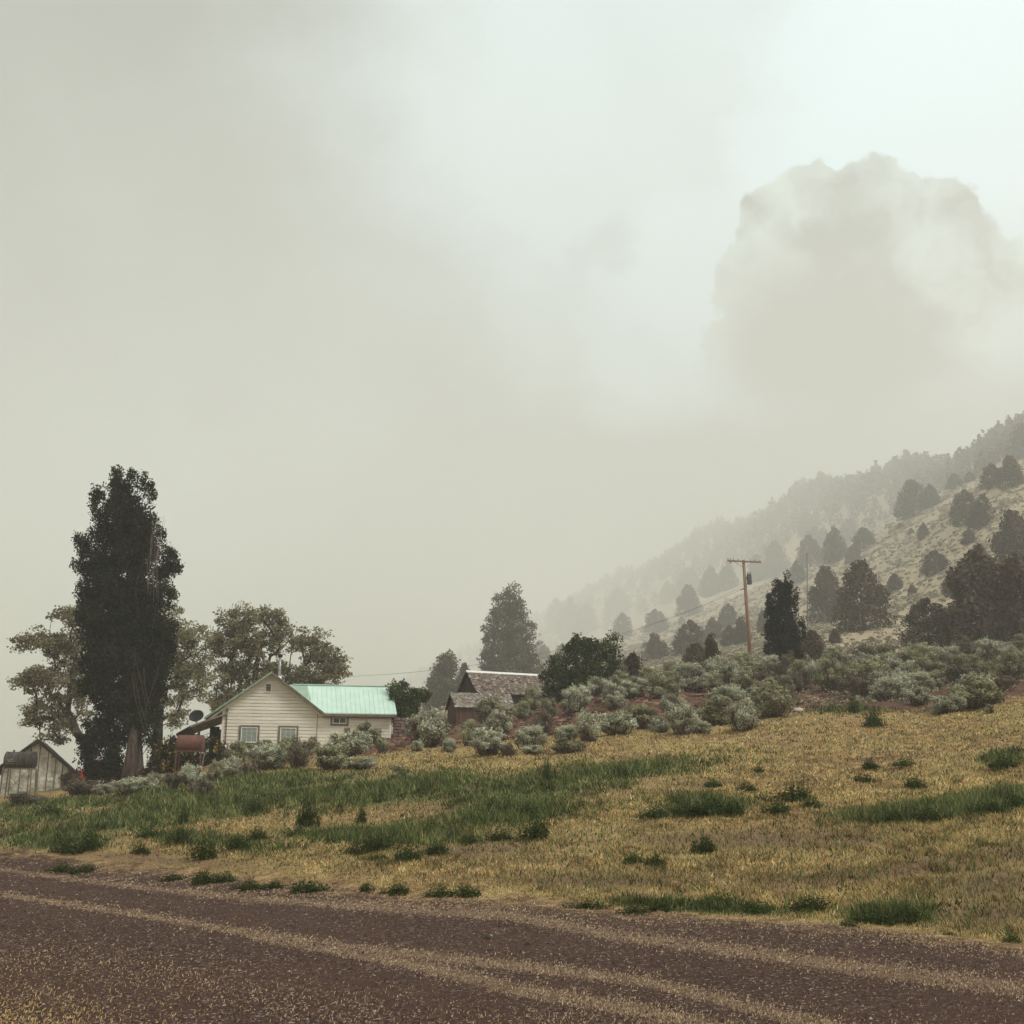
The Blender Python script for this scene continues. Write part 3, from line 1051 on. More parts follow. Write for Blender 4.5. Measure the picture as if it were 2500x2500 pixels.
# right flank, from the dark near ones to the pale far ones: u, top row, base row, width, kind, label
TREES = [
    (2398, 1340, 1566, 150, 0, 'tall dark juniper, nearest of the hill trees, rising above the brush near the right edge'),
    (2496, 1350, 1566, 110, 3, 'dark juniper cut off by the right edge, touching the tall dark one'),
    (2440, 1400, 1560, 80, 0, 'narrow dark juniper squeezed between the two nearest dark junipers'),
    (2484, 1248, 1400, 96, 1, 'broad grey-brown juniper standing just behind the near dark ones at the right edge'),
    (2394, 1330, 1400, 56, 1, 'pale juniper peeping over the left shoulder of the tall dark juniper'),
    (2268, 1464, 1574, 108, 1, 'dark rounded juniper down by the two leaning fence stumps'),
    (2334, 1532, 1600, 66, 1, 'low olive juniper bush at the foot of the dark junipers'),
    (2110, 1373, 1541, 112, 1, 'large full juniper low on the slope right of the small poplar'),
    (2022, 1386, 1518, 78, 1, 'full juniper with its left side behind the small poplar'),
    (2285, 1345, 1402, 60, 1, 'round little juniper alone in the middle of the bare slope'),
    (2186, 1400, 1444, 34, 0, 'small pointed juniper beside the large full juniper'),
    (2228, 1428, 1452, 20, 1, 'tiny dark juniper shrub below the small pointed one'),
    (2325, 1394, 1455, 36, 3, 'thin faded juniper left of the tall dark juniper'),
    (2361, 1196, 1281, 62, 1, 'left one of a joined pair of junipers high on the right slope'),
    (2406, 1206, 1284, 66, 2, 'broader right one of a joined pair of junipers high on the right slope'),
    (2367, 1289, 1328, 32, 0, 'little juniper directly under the joined pair'),
    (2231, 1173, 1262, 70, 1, 'bulky faded juniper at the crest of the near slope'),
    (2274, 1182, 1236, 38, 0, 'smaller juniper leaning on the right of the bulky one at the crest'),
    (2332, 1157, 1194, 34, 1, 'hazy round juniper at the crest below the far ridge'),
    (2368, 1152, 1176, 24, 1, 'very small hazy juniper at the crest, two along from the bulky one'),
    (2425, 1132, 1190, 48, 0, 'left pointed juniper of the crest pair close to the right edge'),
    (2471, 1113, 1190, 52, 1, 'right rounded juniper of the crest pair close to the right edge'),
    (2502, 1030, 1118, 54, 3, 'tall hazy conifer at the crest, cut by the right edge'),
    (2076, 1268, 1325, 52, 2, 'pale bushy juniper on the crest behind three others, over the large full juniper'),
    (2111, 1289, 1343, 52, 1, 'rounded grey juniper at the right of the crest cluster over the large full juniper'),
    (2040, 1287, 1374, 50, 0, 'tall pale juniper at the left of the crest cluster'),
    (1996, 1287, 1358, 62, 1, 'pale broad juniper left of the crest cluster'),
    (2087, 1330, 1375, 36, 1, 'small juniper at the foot of the crest cluster'),
    (2256, 1276, 1315, 24, 0, 'small faded juniper in the open, below the bulky crest juniper'),
    (2225, 1289, 1304, 14, 1, 'speck of a juniper left of the small faded one in the open'),
    (2198, 1276, 1291, 16, 1, 'another speck of juniper farther left on the open slope'),
    (2040, 1532, 1570, 24, 3, 'little dark juniper in the brush just below the full junipers'),
    (1684, 1389, 1460, 62, 1, 'upper of two pale junipers stacked one above the other left of the pole'),
    (1682, 1430, 1504, 52, 1, 'lower of two pale junipers stacked one above the other left of the pole'),
    (1737, 1384, 1456, 46, 0, 'pointed ghostly conifer on the crest left of the pole top'),
    (1778, 1374, 1440, 42, 0, 'ghostly conifer on the crest touching the left end of the crossarm'),
    (1632, 1420, 1474, 38, 0, 'ghostly narrow conifer farthest left on the pale crest'),
    (1895, 1322, 1408, 56, 0, 'tall ghostly conifer on the crest above the small poplar'),
    (1849, 1352, 1420, 34, 3, 'thin ghostly conifer on the crest right of the pole top'),
    (1948, 1370, 1428, 38, 0, 'pale conifer right beside the small poplar top'),
    (1978, 1308, 1384, 54, 1, 'broad pale juniper on the crest behind the thin far pole'),
    (1601, 1490, 1548, 54, 1, 'round tan juniper crossed by the service wire'),
    (1688, 1517, 1600, 74, 1, 'dark juniper behind the brush, left of a slim one'),
    (1743, 1508, 1564, 42, 0, 'dark juniper top on the open slope between pole and broad dark juniper'),
    (1740, 1543, 1646, 40, 3, 'slim dark juniper reaching down into the brush left of the pole'),
    (1598, 1548, 1612, 72, 2, 'low wide brownish juniper clump above the green bush'),
    (1700, 1572, 1640, 64, 1, 'greenish juniper half sunk behind the brush left of the pole'),
    (1780, 1476, 1532, 42, 1, 'egg shaped tan juniper just left of the pole'),
    (1782, 1528, 1576, 36, 1, 'small brown juniper directly under the egg shaped one'),
    (1812, 1504, 1573, 34, 3, 'narrow juniper right behind the pole'),
    (1863, 1491, 1545, 24, 0, 'juniper mostly hidden behind the left edge of the small poplar'),
    (1986, 1540, 1622, 62, 1, 'brown juniper behind the lower right side of the small poplar'),
    (1546, 1592, 1664, 50, 0, 'grey juniper close to the right side of the green bush'),
    (1521, 1499, 1563, 46, 1, 'pale juniper above and right of the green bush'),
    (1512, 1441, 1504, 62, 1, 'ghostly wide juniper high behind the green bush'),
    (1665, 1505, 1524, 16, 1, 'speck of a juniper under the stacked pair'),
    (1746, 1603, 1650, 28, 0, 'dark pointed seedling juniper at the brush line left of the pole'),
    (1395, 1461, 1560, 62, 0, 'ghostly tall conifer behind the green bush, middle of three'),
    (1432, 1478, 1552, 52, 1, 'ghostly rounded conifer behind the green bush, right of three'),
    (1358, 1461, 1545, 44, 3, 'ghostly slim conifer behind the green bush, left of three'),
    (1318, 1566, 1615, 50, 2, 'faint low conifer right of the tall pine'),
    (1374, 1572, 1612, 34, 1, 'faint small conifer between the tall pine and the green bush'),
]
for tr_ in TREES:
    juniper(*tr_, group='junipers scattered over the hazy hillside')
juniper(1133, 1619, 1700, 40, 1, 'small hazy tan conifer between the low conifer and the tall pine', Y=230, group='junipers scattered over the hazy hillside')


# ------------------------------------------------------------------ big broadleaf trees: clumps on a grown skeleton
def grow_tree(name, label, cat, trunk, lobes, Y, n_clump, per, clump_r, leaf, leafmat, barkmat, seed, r_tip=.012, flat=.7, vert=1.0, depthf=.85, upward=.4, dead=0, surface=.5, up=.0, r_max=.4, hole=0.0, group=None, pack=.55, lift=.25):
    r = np.random.default_rng(seed)
    trunk = [np.array(p, float) for p in trunk]
    base = trunk[0]
    L = []
    for (u, v, ru, rv) in lobes:
        c = P(u, v, Y)
        mpp = depth(c) / F
        L.append((c, ru * mpp, ru * mpp * depthf, rv * mpp))
    vol = np.array([a * b * c_ for _, a, b, c_ in L]) ** .8
    pr = vol / vol.sum()
    clumps = []
    tries = 0
    while len(clumps) < n_clump and tries < n_clump * 60:
        tries += 1
        c, a, b, h_ = L[r.choice(len(L), p=pr)]
        d = r.normal(size=3); d /= np.linalg.norm(d)
        q = c + d * np.array([a, b, h_]) * r.uniform() ** surface * .96
        if clumps and tries < n_clump * 40:
            dd = np.array(clumps) - q
            dd[:, 2] /= flat
            if (np.linalg.norm(dd, axis=1)).min() < clump_r * pack:
                continue
        clumps.append(q)
    C_ = np.array(clumps)
    # skeleton
    nodes, par = [], []
    for i in range(len(trunk) - 1):
        for f in np.linspace(0, 1, 7)[:-1]:
            nodes.append(trunk[i] * (1 - f) + trunk[i + 1] * f); par.append(len(nodes) - 2)
    nodes.append(trunk[-1]); par.append(len(nodes) - 2)
    par[0] = -1
    ntr = len(nodes)
    tips = {}
    order = np.argsort(np.linalg.norm((C_ - trunk[len(trunk) // 2]) * np.array([1, 1, .6]), axis=1))
    for ci in order:
        q = C_[ci]
        N = np.array(nodes)
        dv = q - N
        hd = np.hypot(dv[:, 0], dv[:, 1])
        cost = np.sqrt((hd * (1 + .6 * vert)) ** 2 + dv[:, 2] ** 2) + 3.0 * np.maximum(0, upward * hd - dv[:, 2])
        cost[:3] += 3
        k = int(np.argmin(cost))
        a = N[k]
        steps = max(2, min(5, int(np.linalg.norm(q - a) / .6)))
        prev = k
        mid = (a + q) / 2 + np.array([0, 0, -lift * np.linalg.norm(q - a) * .5 if upward > 0.8 else lift * np.linalg.norm(q - a) * .35]) + r.normal(size=3) * .06 * np.linalg.norm(q - a)
        for s_ in range(1, steps + 1):
            f = s_ / steps
            nodes.append((1 - f) ** 2 * a + 2 * f * (1 - f) * mid + f * f * q)
            par.append(prev); prev = len(nodes) - 1
        tips[ci] = prev
    wgt = np.ones(len(nodes)) * .0
    for t_ in tips.values():
        wgt[t_] += 1
    for i in range(len(nodes) - 1, 0, -1):
        wgt[par[i]] += wgt[i]
    rad = np.minimum(r_tip * np.maximum(wgt, 1) ** .52, r_max)
    # trunk tapers on its own
    hts = np.linspace(1, .35, ntr)
    rad[:ntr] = np.maximum(rad[:ntr], r_max * hts * .8)
    rad[:3] = r_max * np.array([1.35, 1.12, 1.0])
    segs_t, segs_l = [], []
    for i in range(1, len(nodes)):
        p0 = par[i]
        s_ = (nodes[p0], min(rad[p0], rad[i] * 1.25) if i >= ntr else rad[p0], nodes[i], rad[i])
        (segs_t if i < ntr else segs_l).append(s_)
    root = empty(name, base, 0, label, cat, group)
    Va, Fa = tubes_np(segs_t, 12)
    Vb, Fb = tubes_np(segs_l, 5)
    link('trunk', np_mesh('trunk', np.concatenate([Va, Vb]) - base, np.concatenate([Fa, Fb + len(Va)]), barkmat, True), root)
    # leaves
    n = len(C_)
    cr = clump_r * r.uniform(.65, 1.3, n)
    d = r.normal(size=(n, per, 3)); d /= np.linalg.norm(d, axis=2, keepdims=True)
    rr = r.uniform(.05, 1, (n, per, 1)) ** .42
    off = d * rr * cr[:, None, None] * np.array([1, 1, flat])
    off *= (1 + .35 * np.sin(d[..., :1] * 5 + r.uniform(0, 6, (n, 1, 1))) * np.sin(d[..., 2:] * 6))
    p = (C_[:, None] + off)
    tone = np.repeat(r.uniform(0, .62, n), per).reshape(n, per) + .16 * (off[..., 2] / (cr[:, None] * flat)) * 0 + r.normal(size=(n, per)) * .2
    p = p.reshape(-1, 3); tone = np.clip(tone.ravel(), 0, 1)
    if hole > 0:
        k = r.uniform(size=len(p)) > hole
        p, tone = p[k], tone[k]
        od = d.reshape(-1, 3)[k]
    else:
        od = d.reshape(-1, 3)
    V, Fq = leaf_quads(p, leaf * r.uniform(.6, 1.35, len(p)), od, .4, .62, r, up=up)
    link('crown', np_mesh('crown', V - base, Fq, leafmat, False, {'tone': ('FACE', tone)}), root)
    return root, nodes, par


# the tall Lombardy poplar
YP = 66.0
pb = P(338, 1915, YP); pb[2] = H(pb[0], pb[1]) - .15


def PP(u, v, Y=YP):
    return P(u, v, Y)


pop_lobes = [(315, 1165, 26, 38), (345, 1170, 18, 28), (288, 1200, 28, 55), (365, 1190, 12, 40), (310, 1260, 62, 90), (240, 1210, 13, 26), (232, 1245, 15, 30), (245, 1290, 24, 40), (196, 1315, 16, 28), (290, 1350, 85, 110),
             (350, 1320, 42, 90), (205, 1370, 22, 60), (395, 1300, 14, 40), (410, 1390, 26, 60), (285, 1480, 92, 120), (370, 1480, 55, 110), (215, 1480, 32, 90), (290, 1620, 90, 130), (390, 1560, 40, 70), (235, 1640, 40, 110),
             (360, 1640, 60, 110), (260, 1780, 55, 130), (330, 1740, 60, 90), (235, 1850, 36, 70), (275, 1880, 48, 45), (375, 1780, 28, 60), (205, 1800, 8, 30)]
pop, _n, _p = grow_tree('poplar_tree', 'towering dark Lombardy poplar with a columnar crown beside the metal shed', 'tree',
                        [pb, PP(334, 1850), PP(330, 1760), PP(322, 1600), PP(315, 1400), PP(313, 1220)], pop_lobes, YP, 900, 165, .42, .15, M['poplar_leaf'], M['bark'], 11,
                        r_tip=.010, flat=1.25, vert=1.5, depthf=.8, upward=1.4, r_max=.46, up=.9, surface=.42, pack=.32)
# bare whippy limbs sticking out on its right side
for k in range(9):
    f = k / 8
    a = PP(360 + 22 * f + random.uniform(-8, 8), 1480 - 60 * random.random(), YP - 1.9)
    b = PP(372 + 32 * f, 1240 + 110 * random.random(), YP - 1.8)
    m_ = (a + b) / 2 + np.array([random.uniform(-.3, .05), 0, random.uniform(-.4, .4)])
    MB().tube([a - pb, m_ - pb, b - pb], [.020, .013, .005], 5).build('bare_limb', M['twig'], pop, True)
for k in range(5):
    a = PP(350 + random.uniform(-10, 20), 1780 - random.uniform(0, 60), YP - 1.6)
    b = PP(352 + random.uniform(-30, 45), 1650 - random.uniform(0, 60), YP - 2.1)
    MB().tube([a - pb, (a + b) / 2 - pb + np.array([random.uniform(-.15, .15), 0, 0]), b - pb], [.018, .012, .005], 5).build('bare_limb', M['twig'], pop, True)
# second stem flare at the foot
mb = MB().tube([PP(312, 1935, YP - .9) - pb, PP(316, 1880, YP - .9) - pb, PP(324, 1810, YP - .8) - pb, PP(330, 1760, YP - .5) - pb], [.52, .36, .26, .16], 12)
mb.build('bole', M['bark'], pop, True)

# spreading cottonwoods behind
YC = 80.0
cb1 = P(228, 1850, YC); cb1[2] = H(cb1[0], cb1[1]) - .2
grow_tree('cottonwood_tree', 'spreading cottonwood with tiered olive crown left of the dark poplar', 'tree',
          [cb1, P(215, 1825, YC), P(185, 1785, YC), P(165, 1735, YC), P(175, 1660, YC), P(190, 1570, YC)],
          [(165, 1500, 45, 22), (200, 1520, 40, 40), (70, 1570, 48, 22), (120, 1560, 60, 30), (170, 1580, 60, 50), (80, 1660, 55, 30), (140, 1650, 60, 55), (110, 1720, 55, 45), (90, 1760, 28, 28), (150, 1770, 55, 35), (190, 1700, 40, 70), (88, 1795, 18, 14), (140, 1810, 22, 14)],
          YC, 240, 85, .58, .19, M['cottonwood_leaf'], M['dark_bark'], 21, r_tip=.017, flat=.6, upward=.12, r_max=.42, hole=.1, pack=.45)
cb2 = P(383, 1845, YC + 2); cb2[2] = H(cb2[0], cb2[1]) - .2
grow_tree('cottonwood_tree', 'cottonwood with thick straight trunk between the dark poplar and the house', 'tree',
          [cb2, P(386, 1790, YC + 2), P(389, 1700, YC + 2), P(395, 1620, YC + 2), P(405, 1540, YC + 2)],
          [(425, 1490, 25, 22), (430, 1540, 50, 40), (470, 1560, 45, 40), (450, 1630, 60, 45), (490, 1640, 40, 40), (420, 1690, 45, 45), (480, 1700, 45, 30), (440, 1755, 40, 22), (410, 1600, 60, 50), (345, 1700, 60, 80), (505, 1720, 35, 25), (350, 1580, 60, 70)],
          YC + 2, 250, 85, .58, .19, M['cottonwood_leaf'], M['dark_bark'], 22, r_tip=.017, flat=.6, upward=.12, r_max=.50, hole=.1, pack=.45)
YD = 86.0
cb3 = P(632, 1830, YD); cb3[2] = H(cb3[0], cb3[1]) - .2
grow_tree('cottonwood_tree', 'broad cottonwood with pale olive crown spreading behind the house roof', 'tree',
          [cb3, P(628, 1760, YD), P(622, 1690, YD), P(625, 1630, YD), P(640, 1560, YD)],
          [(610, 1500, 55, 25), (570, 1520, 45, 35), (660, 1510, 40, 30), (545, 1570, 50, 45), (620, 1570, 70, 50), (700, 1560, 55, 40), (760, 1570, 45, 35), (800, 1610, 50, 40), (830, 1640, 25, 22), (560, 1640, 55, 55), (650, 1650, 60, 45), (740, 1640, 60, 40), (790, 1660, 40, 25), (540, 1710, 45, 35), (600, 1700, 45, 40), (730, 1680, 50, 20), (555, 1750, 25, 20)],
          YD, 400, 85, .60, .20, M['cottonwood_leaf'], M['dark_bark'], 23, r_tip=.017, flat=.6, upward=.12, r_max=.48, hole=.1, pack=.45)

# pine and conifer behind the barns
def conifer_big(name, label, u, Y, v_top, lobes, n_clump, per, cr, leaf, seed, m):
    b = P(u, 1640, Y); b[2] = H(b[0], b[1]) - .2
    grow_tree(name, label, 'tree', [b, b * .5 + P(u, v_top + 60, Y) * .5, P(u + 1, v_top + 12, Y)], lobes, Y, n_clump, per, cr, leaf, m, M['dark_bark'], seed,
              r_tip=.02, flat=.75, upward=.0, r_max=.45, up=.5, surface=.5)


conifer_big('pine_tree', 'tall hazy pine with rounded tip standing behind the shingled barn', 1243, 225, 1420,
            [(1243, 1440, 22, 22), (1240, 1475, 38, 40), (1216, 1505, 26, 30), (1266, 1505, 26, 30), (1242, 1520, 52, 45), (1240, 1560, 62, 45), (1238, 1605, 58, 40), (1210, 1625, 48, 35), (1275, 1625, 48, 32), (1240, 1650, 78, 35), (1195, 1660, 38, 25), (1300, 1640, 26, 28), (1285, 1540, 22, 25), (1188, 1605, 28, 30), (1298, 1600, 26, 30), (1172, 1650, 22, 22), (1314, 1650, 18, 22), (1195, 1545, 20, 25)],
            420, 70, 1.2, .44, 31, M['pine_leaf'])
conifer_big('pine_tree', 'shorter hazy conifer left of the barn with a leafy dark shrub before it', 1088, 205, 1584,
            [(1090, 1605, 18, 20), (1086, 1640, 30, 35), (1080, 1680, 38, 40), (1078, 1715, 42, 35), (1105, 1680, 26, 35)],
            190, 70, 1.05, .42, 32, M['pine_leaf'])

# small dark poplar on the bank
YS = 84.0
sb = P(1902, 1652, YS); sb[2] = H(sb[0], sb[1]) - .15
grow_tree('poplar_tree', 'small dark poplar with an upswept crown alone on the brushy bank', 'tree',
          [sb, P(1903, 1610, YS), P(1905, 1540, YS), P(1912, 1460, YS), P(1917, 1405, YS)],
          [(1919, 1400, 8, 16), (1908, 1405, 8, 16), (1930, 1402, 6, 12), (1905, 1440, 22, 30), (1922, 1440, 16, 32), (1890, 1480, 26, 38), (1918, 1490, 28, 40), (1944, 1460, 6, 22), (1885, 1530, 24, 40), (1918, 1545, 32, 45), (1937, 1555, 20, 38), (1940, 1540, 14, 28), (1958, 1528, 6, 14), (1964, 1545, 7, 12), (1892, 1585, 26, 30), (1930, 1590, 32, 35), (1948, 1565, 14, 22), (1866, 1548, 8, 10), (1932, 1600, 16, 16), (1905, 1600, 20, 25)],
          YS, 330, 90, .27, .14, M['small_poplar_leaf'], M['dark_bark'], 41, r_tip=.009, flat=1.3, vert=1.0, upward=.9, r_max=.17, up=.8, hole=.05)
# big green bush
YB = 78.0
bb = P(1420, 1735, YB); bb[2] = H(bb[0], bb[1]) - .1
grow_tree('leafy_bush', 'large rounded dark green bush right of the shingled barn', 'bush',
          [bb, bb + np.array([0, 0, .8]), bb + np.array([.1, 0, 2.0])],
          [(1420, 1560, 30, 22), (1400, 1580, 25, 30), (1440, 1590, 50, 40), (1490, 1590, 30, 45), (1500, 1630, 26, 50), (1380, 1630, 45, 40), (1430, 1650, 70, 60), (1345, 1640, 30, 30), (1350, 1680, 35, 35), (1480, 1670, 35, 45), (1400, 1690, 60, 40)],
          YB, 210, 90, .42, .17, M['bush_leaf'], M['dark_bark'], 51, r_tip=.008, flat=.95, upward=.5, r_max=.10, up=.5)
YR = 73.5
rb = P(990, 1775, YR); rb[2] = H(rb[0], rb[1]) - .1
grow_tree('leafy_bush', 'dark leafy shrub at the right end of the green house roof', 'bush',
          [rb, rb + np.array([0, 0, .5]), rb + np.array([0, 0, 1.6])],
          [(965, 1685, 14, 16), (985, 1680, 14, 16), (1015, 1690, 12, 14), (985, 1705, 38, 25), (1025, 1700, 26, 18), (1045, 1695, 8, 8), (985, 1735, 30, 30), (1005, 1725, 26, 28), (955, 1710, 14, 10), (975, 1765, 20, 20)],
          YR, 120, 85, .33, .16, M['bush_leaf'], M['dark_bark'], 52, r_tip=.007, flat=.9, upward=.4, r_max=.09, up=.3)
# flowering bush behind the rusty tank
YF = 64.6
fb = P(450, 1905, YF); fb[2] = H(fb[0], fb[1]) - .1
grow_tree('flowering_bush', 'dark bush dotted with yellow blossom behind the rusty tank', 'bush',
          [fb, fb + np.array([0, 0, .4]), fb + np.array([0, 0, 1.0])],
          [(415, 1825, 22, 18), (400, 1850, 32, 30), (430, 1850, 40, 40), (470, 1850, 50, 40), (515, 1815, 20, 25), (515, 1850, 32, 40), (540, 1860, 16, 22), (400, 1880, 30, 25), (450, 1880, 50, 25), (380, 1870, 16, 16), (495, 1870, 40, 30), (440, 1815, 26, 22), (480, 1815, 30, 22), (530, 1830, 24, 30), (390, 1838, 24, 26), (365, 1885, 22, 20)],
          YF, 210, 80, .30, .13, M['flower_leaf'], M['dark_bark'], 53, r_tip=.006, flat=.95, upward=.4, r_max=.06)

# ------------------------------------------------------------------ building materials
def siding_material():
    m, t = mat('cream_siding')
    oc = t.n('ShaderNodeTexCoord').outputs['Object']
    mp = t.n('ShaderNodeMapping'); t.set(mp, 'Vector', oc); mp.inputs['Scale'].default_value = (.5, 1, 4)
    a = t.noise(mp.outputs[0], 1.6, 6, .65)
    b = t.noise(oc, 9, 5, .7)
    c = t.mix(t.mapr(a, .3, .7), (.66, .61, .52), (.80, .755, .66))
    c = t.mix(t.mapr(b, .62, .74, 0, .55), c, (.36, .27, .19))
    tone = t.attr('tone')
    c = t.mix(t.math('MULTIPLY', tone, .22), c, (.42, .33, .23))
    return finish(m, t, c, .75, 0, b, .15, .01)


M['siding'] = siding_material()
M['trim_brown'] = noisy('brown_trim', (.13, .10, .08), (.22, .175, .14), 5, stretch=(1, 1, .4))
M['trim_green'] = noisy('green_trim', (.20, .27, .20), (.34, .41, .31), 4)
M['white'] = noisy('white_frame', (.68, .68, .63), (.80, .80, .75), 6, .5, bstr=.05)
M['mint'] = noisy('mint_roof', (.49, .66, .57), (.59, .74, .655), 1.5, .42, bstr=.04, spec=.4)
M['mint_dull'] = noisy('dull_green_roof', (.26, .36, .28), (.34, .45, .36), 1.5, .6, bstr=.04)
M['glass'] = noisy('dark_glass', (.012, .014, .018), (.022, .025, .030), 2, .12, bstr=.0, spec=.5)
M['curtain'] = noisy('curtained_glass', (.20, .235, .215), (.29, .33, .30), 5, .25, bstr=.0, stretch=(1, 1, 3), spec=.5)
M['screen'] = noisy('insect_screen', (.08, .075, .07), (.13, .12, .11), 8, .6, bstr=.0)
M['galv'] = noisy('galvanised', (.26, .26, .25), (.42, .42, .40), 5, .4, .5, bstr=.05)
M['black'] = noisy('black_metal', (.012, .012, .013), (.03, .03, .03), 5, .5, bstr=.05)
M['dark_wood'] = noisy('dark_wood', (.018, .013, .012), (.045, .032, .028), 3, stretch=(2, 2, .35), bstr=.4)
M['porch_wood'] = noisy('weathered_porch_wood', (.20, .17, .145), (.36, .31, .26), 3, stretch=(2, .3, 2))
M['rust'] = noisy('rust', (.11, .050, .042), (.19, .088, .072), 4, .8, bstr=.2, spec=.2)
M['red_board'] = noisy('red_brown_boards', (.075, .036, .030), (.145, .072, .058), 3, stretch=(5, 5, .3), bstr=.5)
M['stone'] = noisy('dark_stone', (.10, .07, .06), (.25, .17, .14), 3)


def prism(mb, prof, x0, x1, axis='y'):
    """extrude a polygon profile [(a, b)]: axis y: (x, z) from y=x0..x1; axis x: (y, z)"""
    n = len(prof)
    if axis == 'y':
        vs = [(a, x0, b) for a, b in prof] + [(a, x1, b) for a, b in prof]
    else:
        vs = [(x0, a, b) for a, b in prof] + [(x1, a, b) for a, b in prof]
    fs = [tuple(range(n))[::-1], tuple(range(n, 2 * n))] + [(i, (i + 1) % n, (i + 1) % n + n, i + n) for i in range(n)]
    return mb.add(vs, fs)


# ------------------------------------------------------------------ farmhouse
O = np.array([-17.376, 70.0, 4.012])
house = empty('farmhouse', O, math.radians(12), 'cream clapboard farmhouse with mint green metal roof and side porch', 'house')
AX, AZ, SL = 2.73, 5.04, .753


def zroof(x):
    return AZ - .06 - abs(x - AX) * SL


mb = MB(); tones = []
z = -1.6
while z < AZ - .15:
    z1 = min(z + .2, AZ - .1)
    for (xa, xb) in (((0, 10.1),) if z1 <= 2.62 else ((0, 5.62),)):
        def lim(zz):
            d = (AZ - .06 - zz) / SL
            l = max(xa, AX - d) if zz > zroof(0) - .01 else xa
            r_ = min(xb, AX + d) if zz > 2.62 else xb
            return l, r_
        l0, r0 = lim(z); l1, r1 = lim(z1)
        if r1 > l1:
            zb = z + .012
            mb.hexa([(l0, -.030, zb), (r0, -.030, zb), (r0, .05, zb), (l0, .05, zb), (l1, -.004, z1), (r1, -.004, z1), (r1, .05, z1), (l1, .05, z1)])
            tones += [random.random()] * 6
    z = z1
wall = mb.build('wall', M['siding'], house)
a_ = wall.data.attributes.new('tone', 'FLOAT', 'FACE'); a_.data.foreach_set('value', np.array(tones, np.float32))
mb = MB().box(.0, .12, .052, 7, -1.6, zroof(0)).box(9.98, 10.1, .052, 4.5, -1.6, 2.6).box(.12, 10.0, 6.88, 7, -1.6, 2.4)
prism(mb, [(.1, 2.55), (4.4, 2.55), (2.25, 4.42)], 9.98, 10.1, 'x')
mb.build('side_wall', M['siding'], house)
# corner boards, gable frieze
mb = MB().box(-.03, .10, -.045, -.026, -1.6, zroof(0))
mb.build('corner_board', M['siding'], house)
MB().box(9.99, 10.13, -.045, -.026, -1.6, 2.5).build('corner_board', M['siding'], house)
mb = MB()
for sx, xe in ((-1, -.95), (1, 5.92)):
    d = abs(xe - AX)
    pts = [(AX, AZ - .10), (xe, AZ - .10 - d * SL), (xe, AZ - .26 - d * SL), (AX, AZ - .28)]
    prism(mb, pts, -.058, -.028)
mb.build('frieze_board', M['siding'], house)
# thin crack between gable and wing
MB().box(5.60, 5.63, -.05, -.026, -.9, 2.75).build('wall_seam', M['trim_brown'], house)
# main roof
mb = MB()
for xe, ze in ((-1.04, 2.24), (5.98, 2.60)):
    prism(mb, [(AX, AZ), (xe, ze), (xe, ze + .05), (AX, AZ + .05)], -.42, 7.3)
mb.build('roof', M['mint'], house)
mb = MB()
prism(mb, [(AX, AZ - .09), (-1.06, 2.15), (-1.06, 2.29), (AX, AZ + .07)], -.46, -.424)
mb.build('rake_board', M['trim_green'], house)
mb = MB()
prism(mb, [(AX + .001, AZ - .10), (5.99, 2.50), (6.06, 2.62), (AX + .001, AZ + .07)], -.46, -.424)
rk = mb.build('rake_board', M['trim_brown'], house)
rk['label'] = 'brown weathered rake board'
# wing roof
RY, RZ, EYw, EZw = 2.25, 4.56, -.42, 2.66


def wing(x, t, up=0.0):
    return (x, RY + (EYw - RY) * t, RZ + (EZw - RZ) * t + up)


def vx(t):
    zz = RZ + (EZw - RZ) * t
    return AX + (AZ - zz) / SL + .02


mb = MB()
T_ = 12
top = []
q = [wing(vx(0), 0), wing(10.35, 0), wing(10.42, 1), wing(vx(1), 1)]
mb.hexa([tuple(np.array(p) - np.array([0, 0, .05])) for p in (q[3], q[2], q[1], q[0])] + [q[3], q[2], q[1], q[0]])
xb = 5.05
while xb < 10.4:
    t0 = 0.0
    if xb < vx(1):
        t1 = min(1.0, (xb - vx(0)) / (vx(1) - vx(0)))
    else:
        t1 = 1.0
    a, b = wing(xb, .01, .012), wing(xb, t1 * .995, .012)
    mb.bar(a, b, .030, .030, (0, 1, 0))
    xb += .29
mb.hexa([(vx(0), RY, RZ - .06), (10.35, RY, RZ - .06), (10.35, 4.9, 2.55), (vx(0), 4.9, 2.55), (vx(0), RY + .02, RZ), (10.35, RY + .02, RZ), (10.35, 4.9, 2.62), (vx(0), 4.9, 2.62)])
mb.build('wing_roof', M['mint'], house)
mb = MB()
mb.add([wing(vx(0) + .02, .02, .008), wing(5.0, .02, .008), wing(5.22, .58, .008), wing(vx(.58) + .01, .58, .008)], [(3, 2, 1, 0)])
mb.build('roof_patch', M['mint_dull'], house)
mb = MB().bar((4.1, RY, RZ + .03), (10.36, RY, RZ + .03), .20, .05)
mb.build('ridge_cap', M['mint'], house)
mb = MB().box(6.02, 10.40, EYw - .02, EYw + .01, EZw - .20, EZw - .03).box(6.02, 10.36, EYw + .012, -.03, EZw - .22, EZw - .19)
mb.build('fascia', M['trim_brown'], house)
# corrugated drip edge
mb = MB()
xx = 6.12
while xx < 10.38:
    mb.box(xx, xx + .15, EYw - .035, EYw - .022, EZw - .06, EZw + .005); xx += .29
mb.box(6.10, 10.40, EYw - .0225, EYw - .0205, EZw - .055, EZw - .002)
mb.build('drip_edge', M['mint'], house)


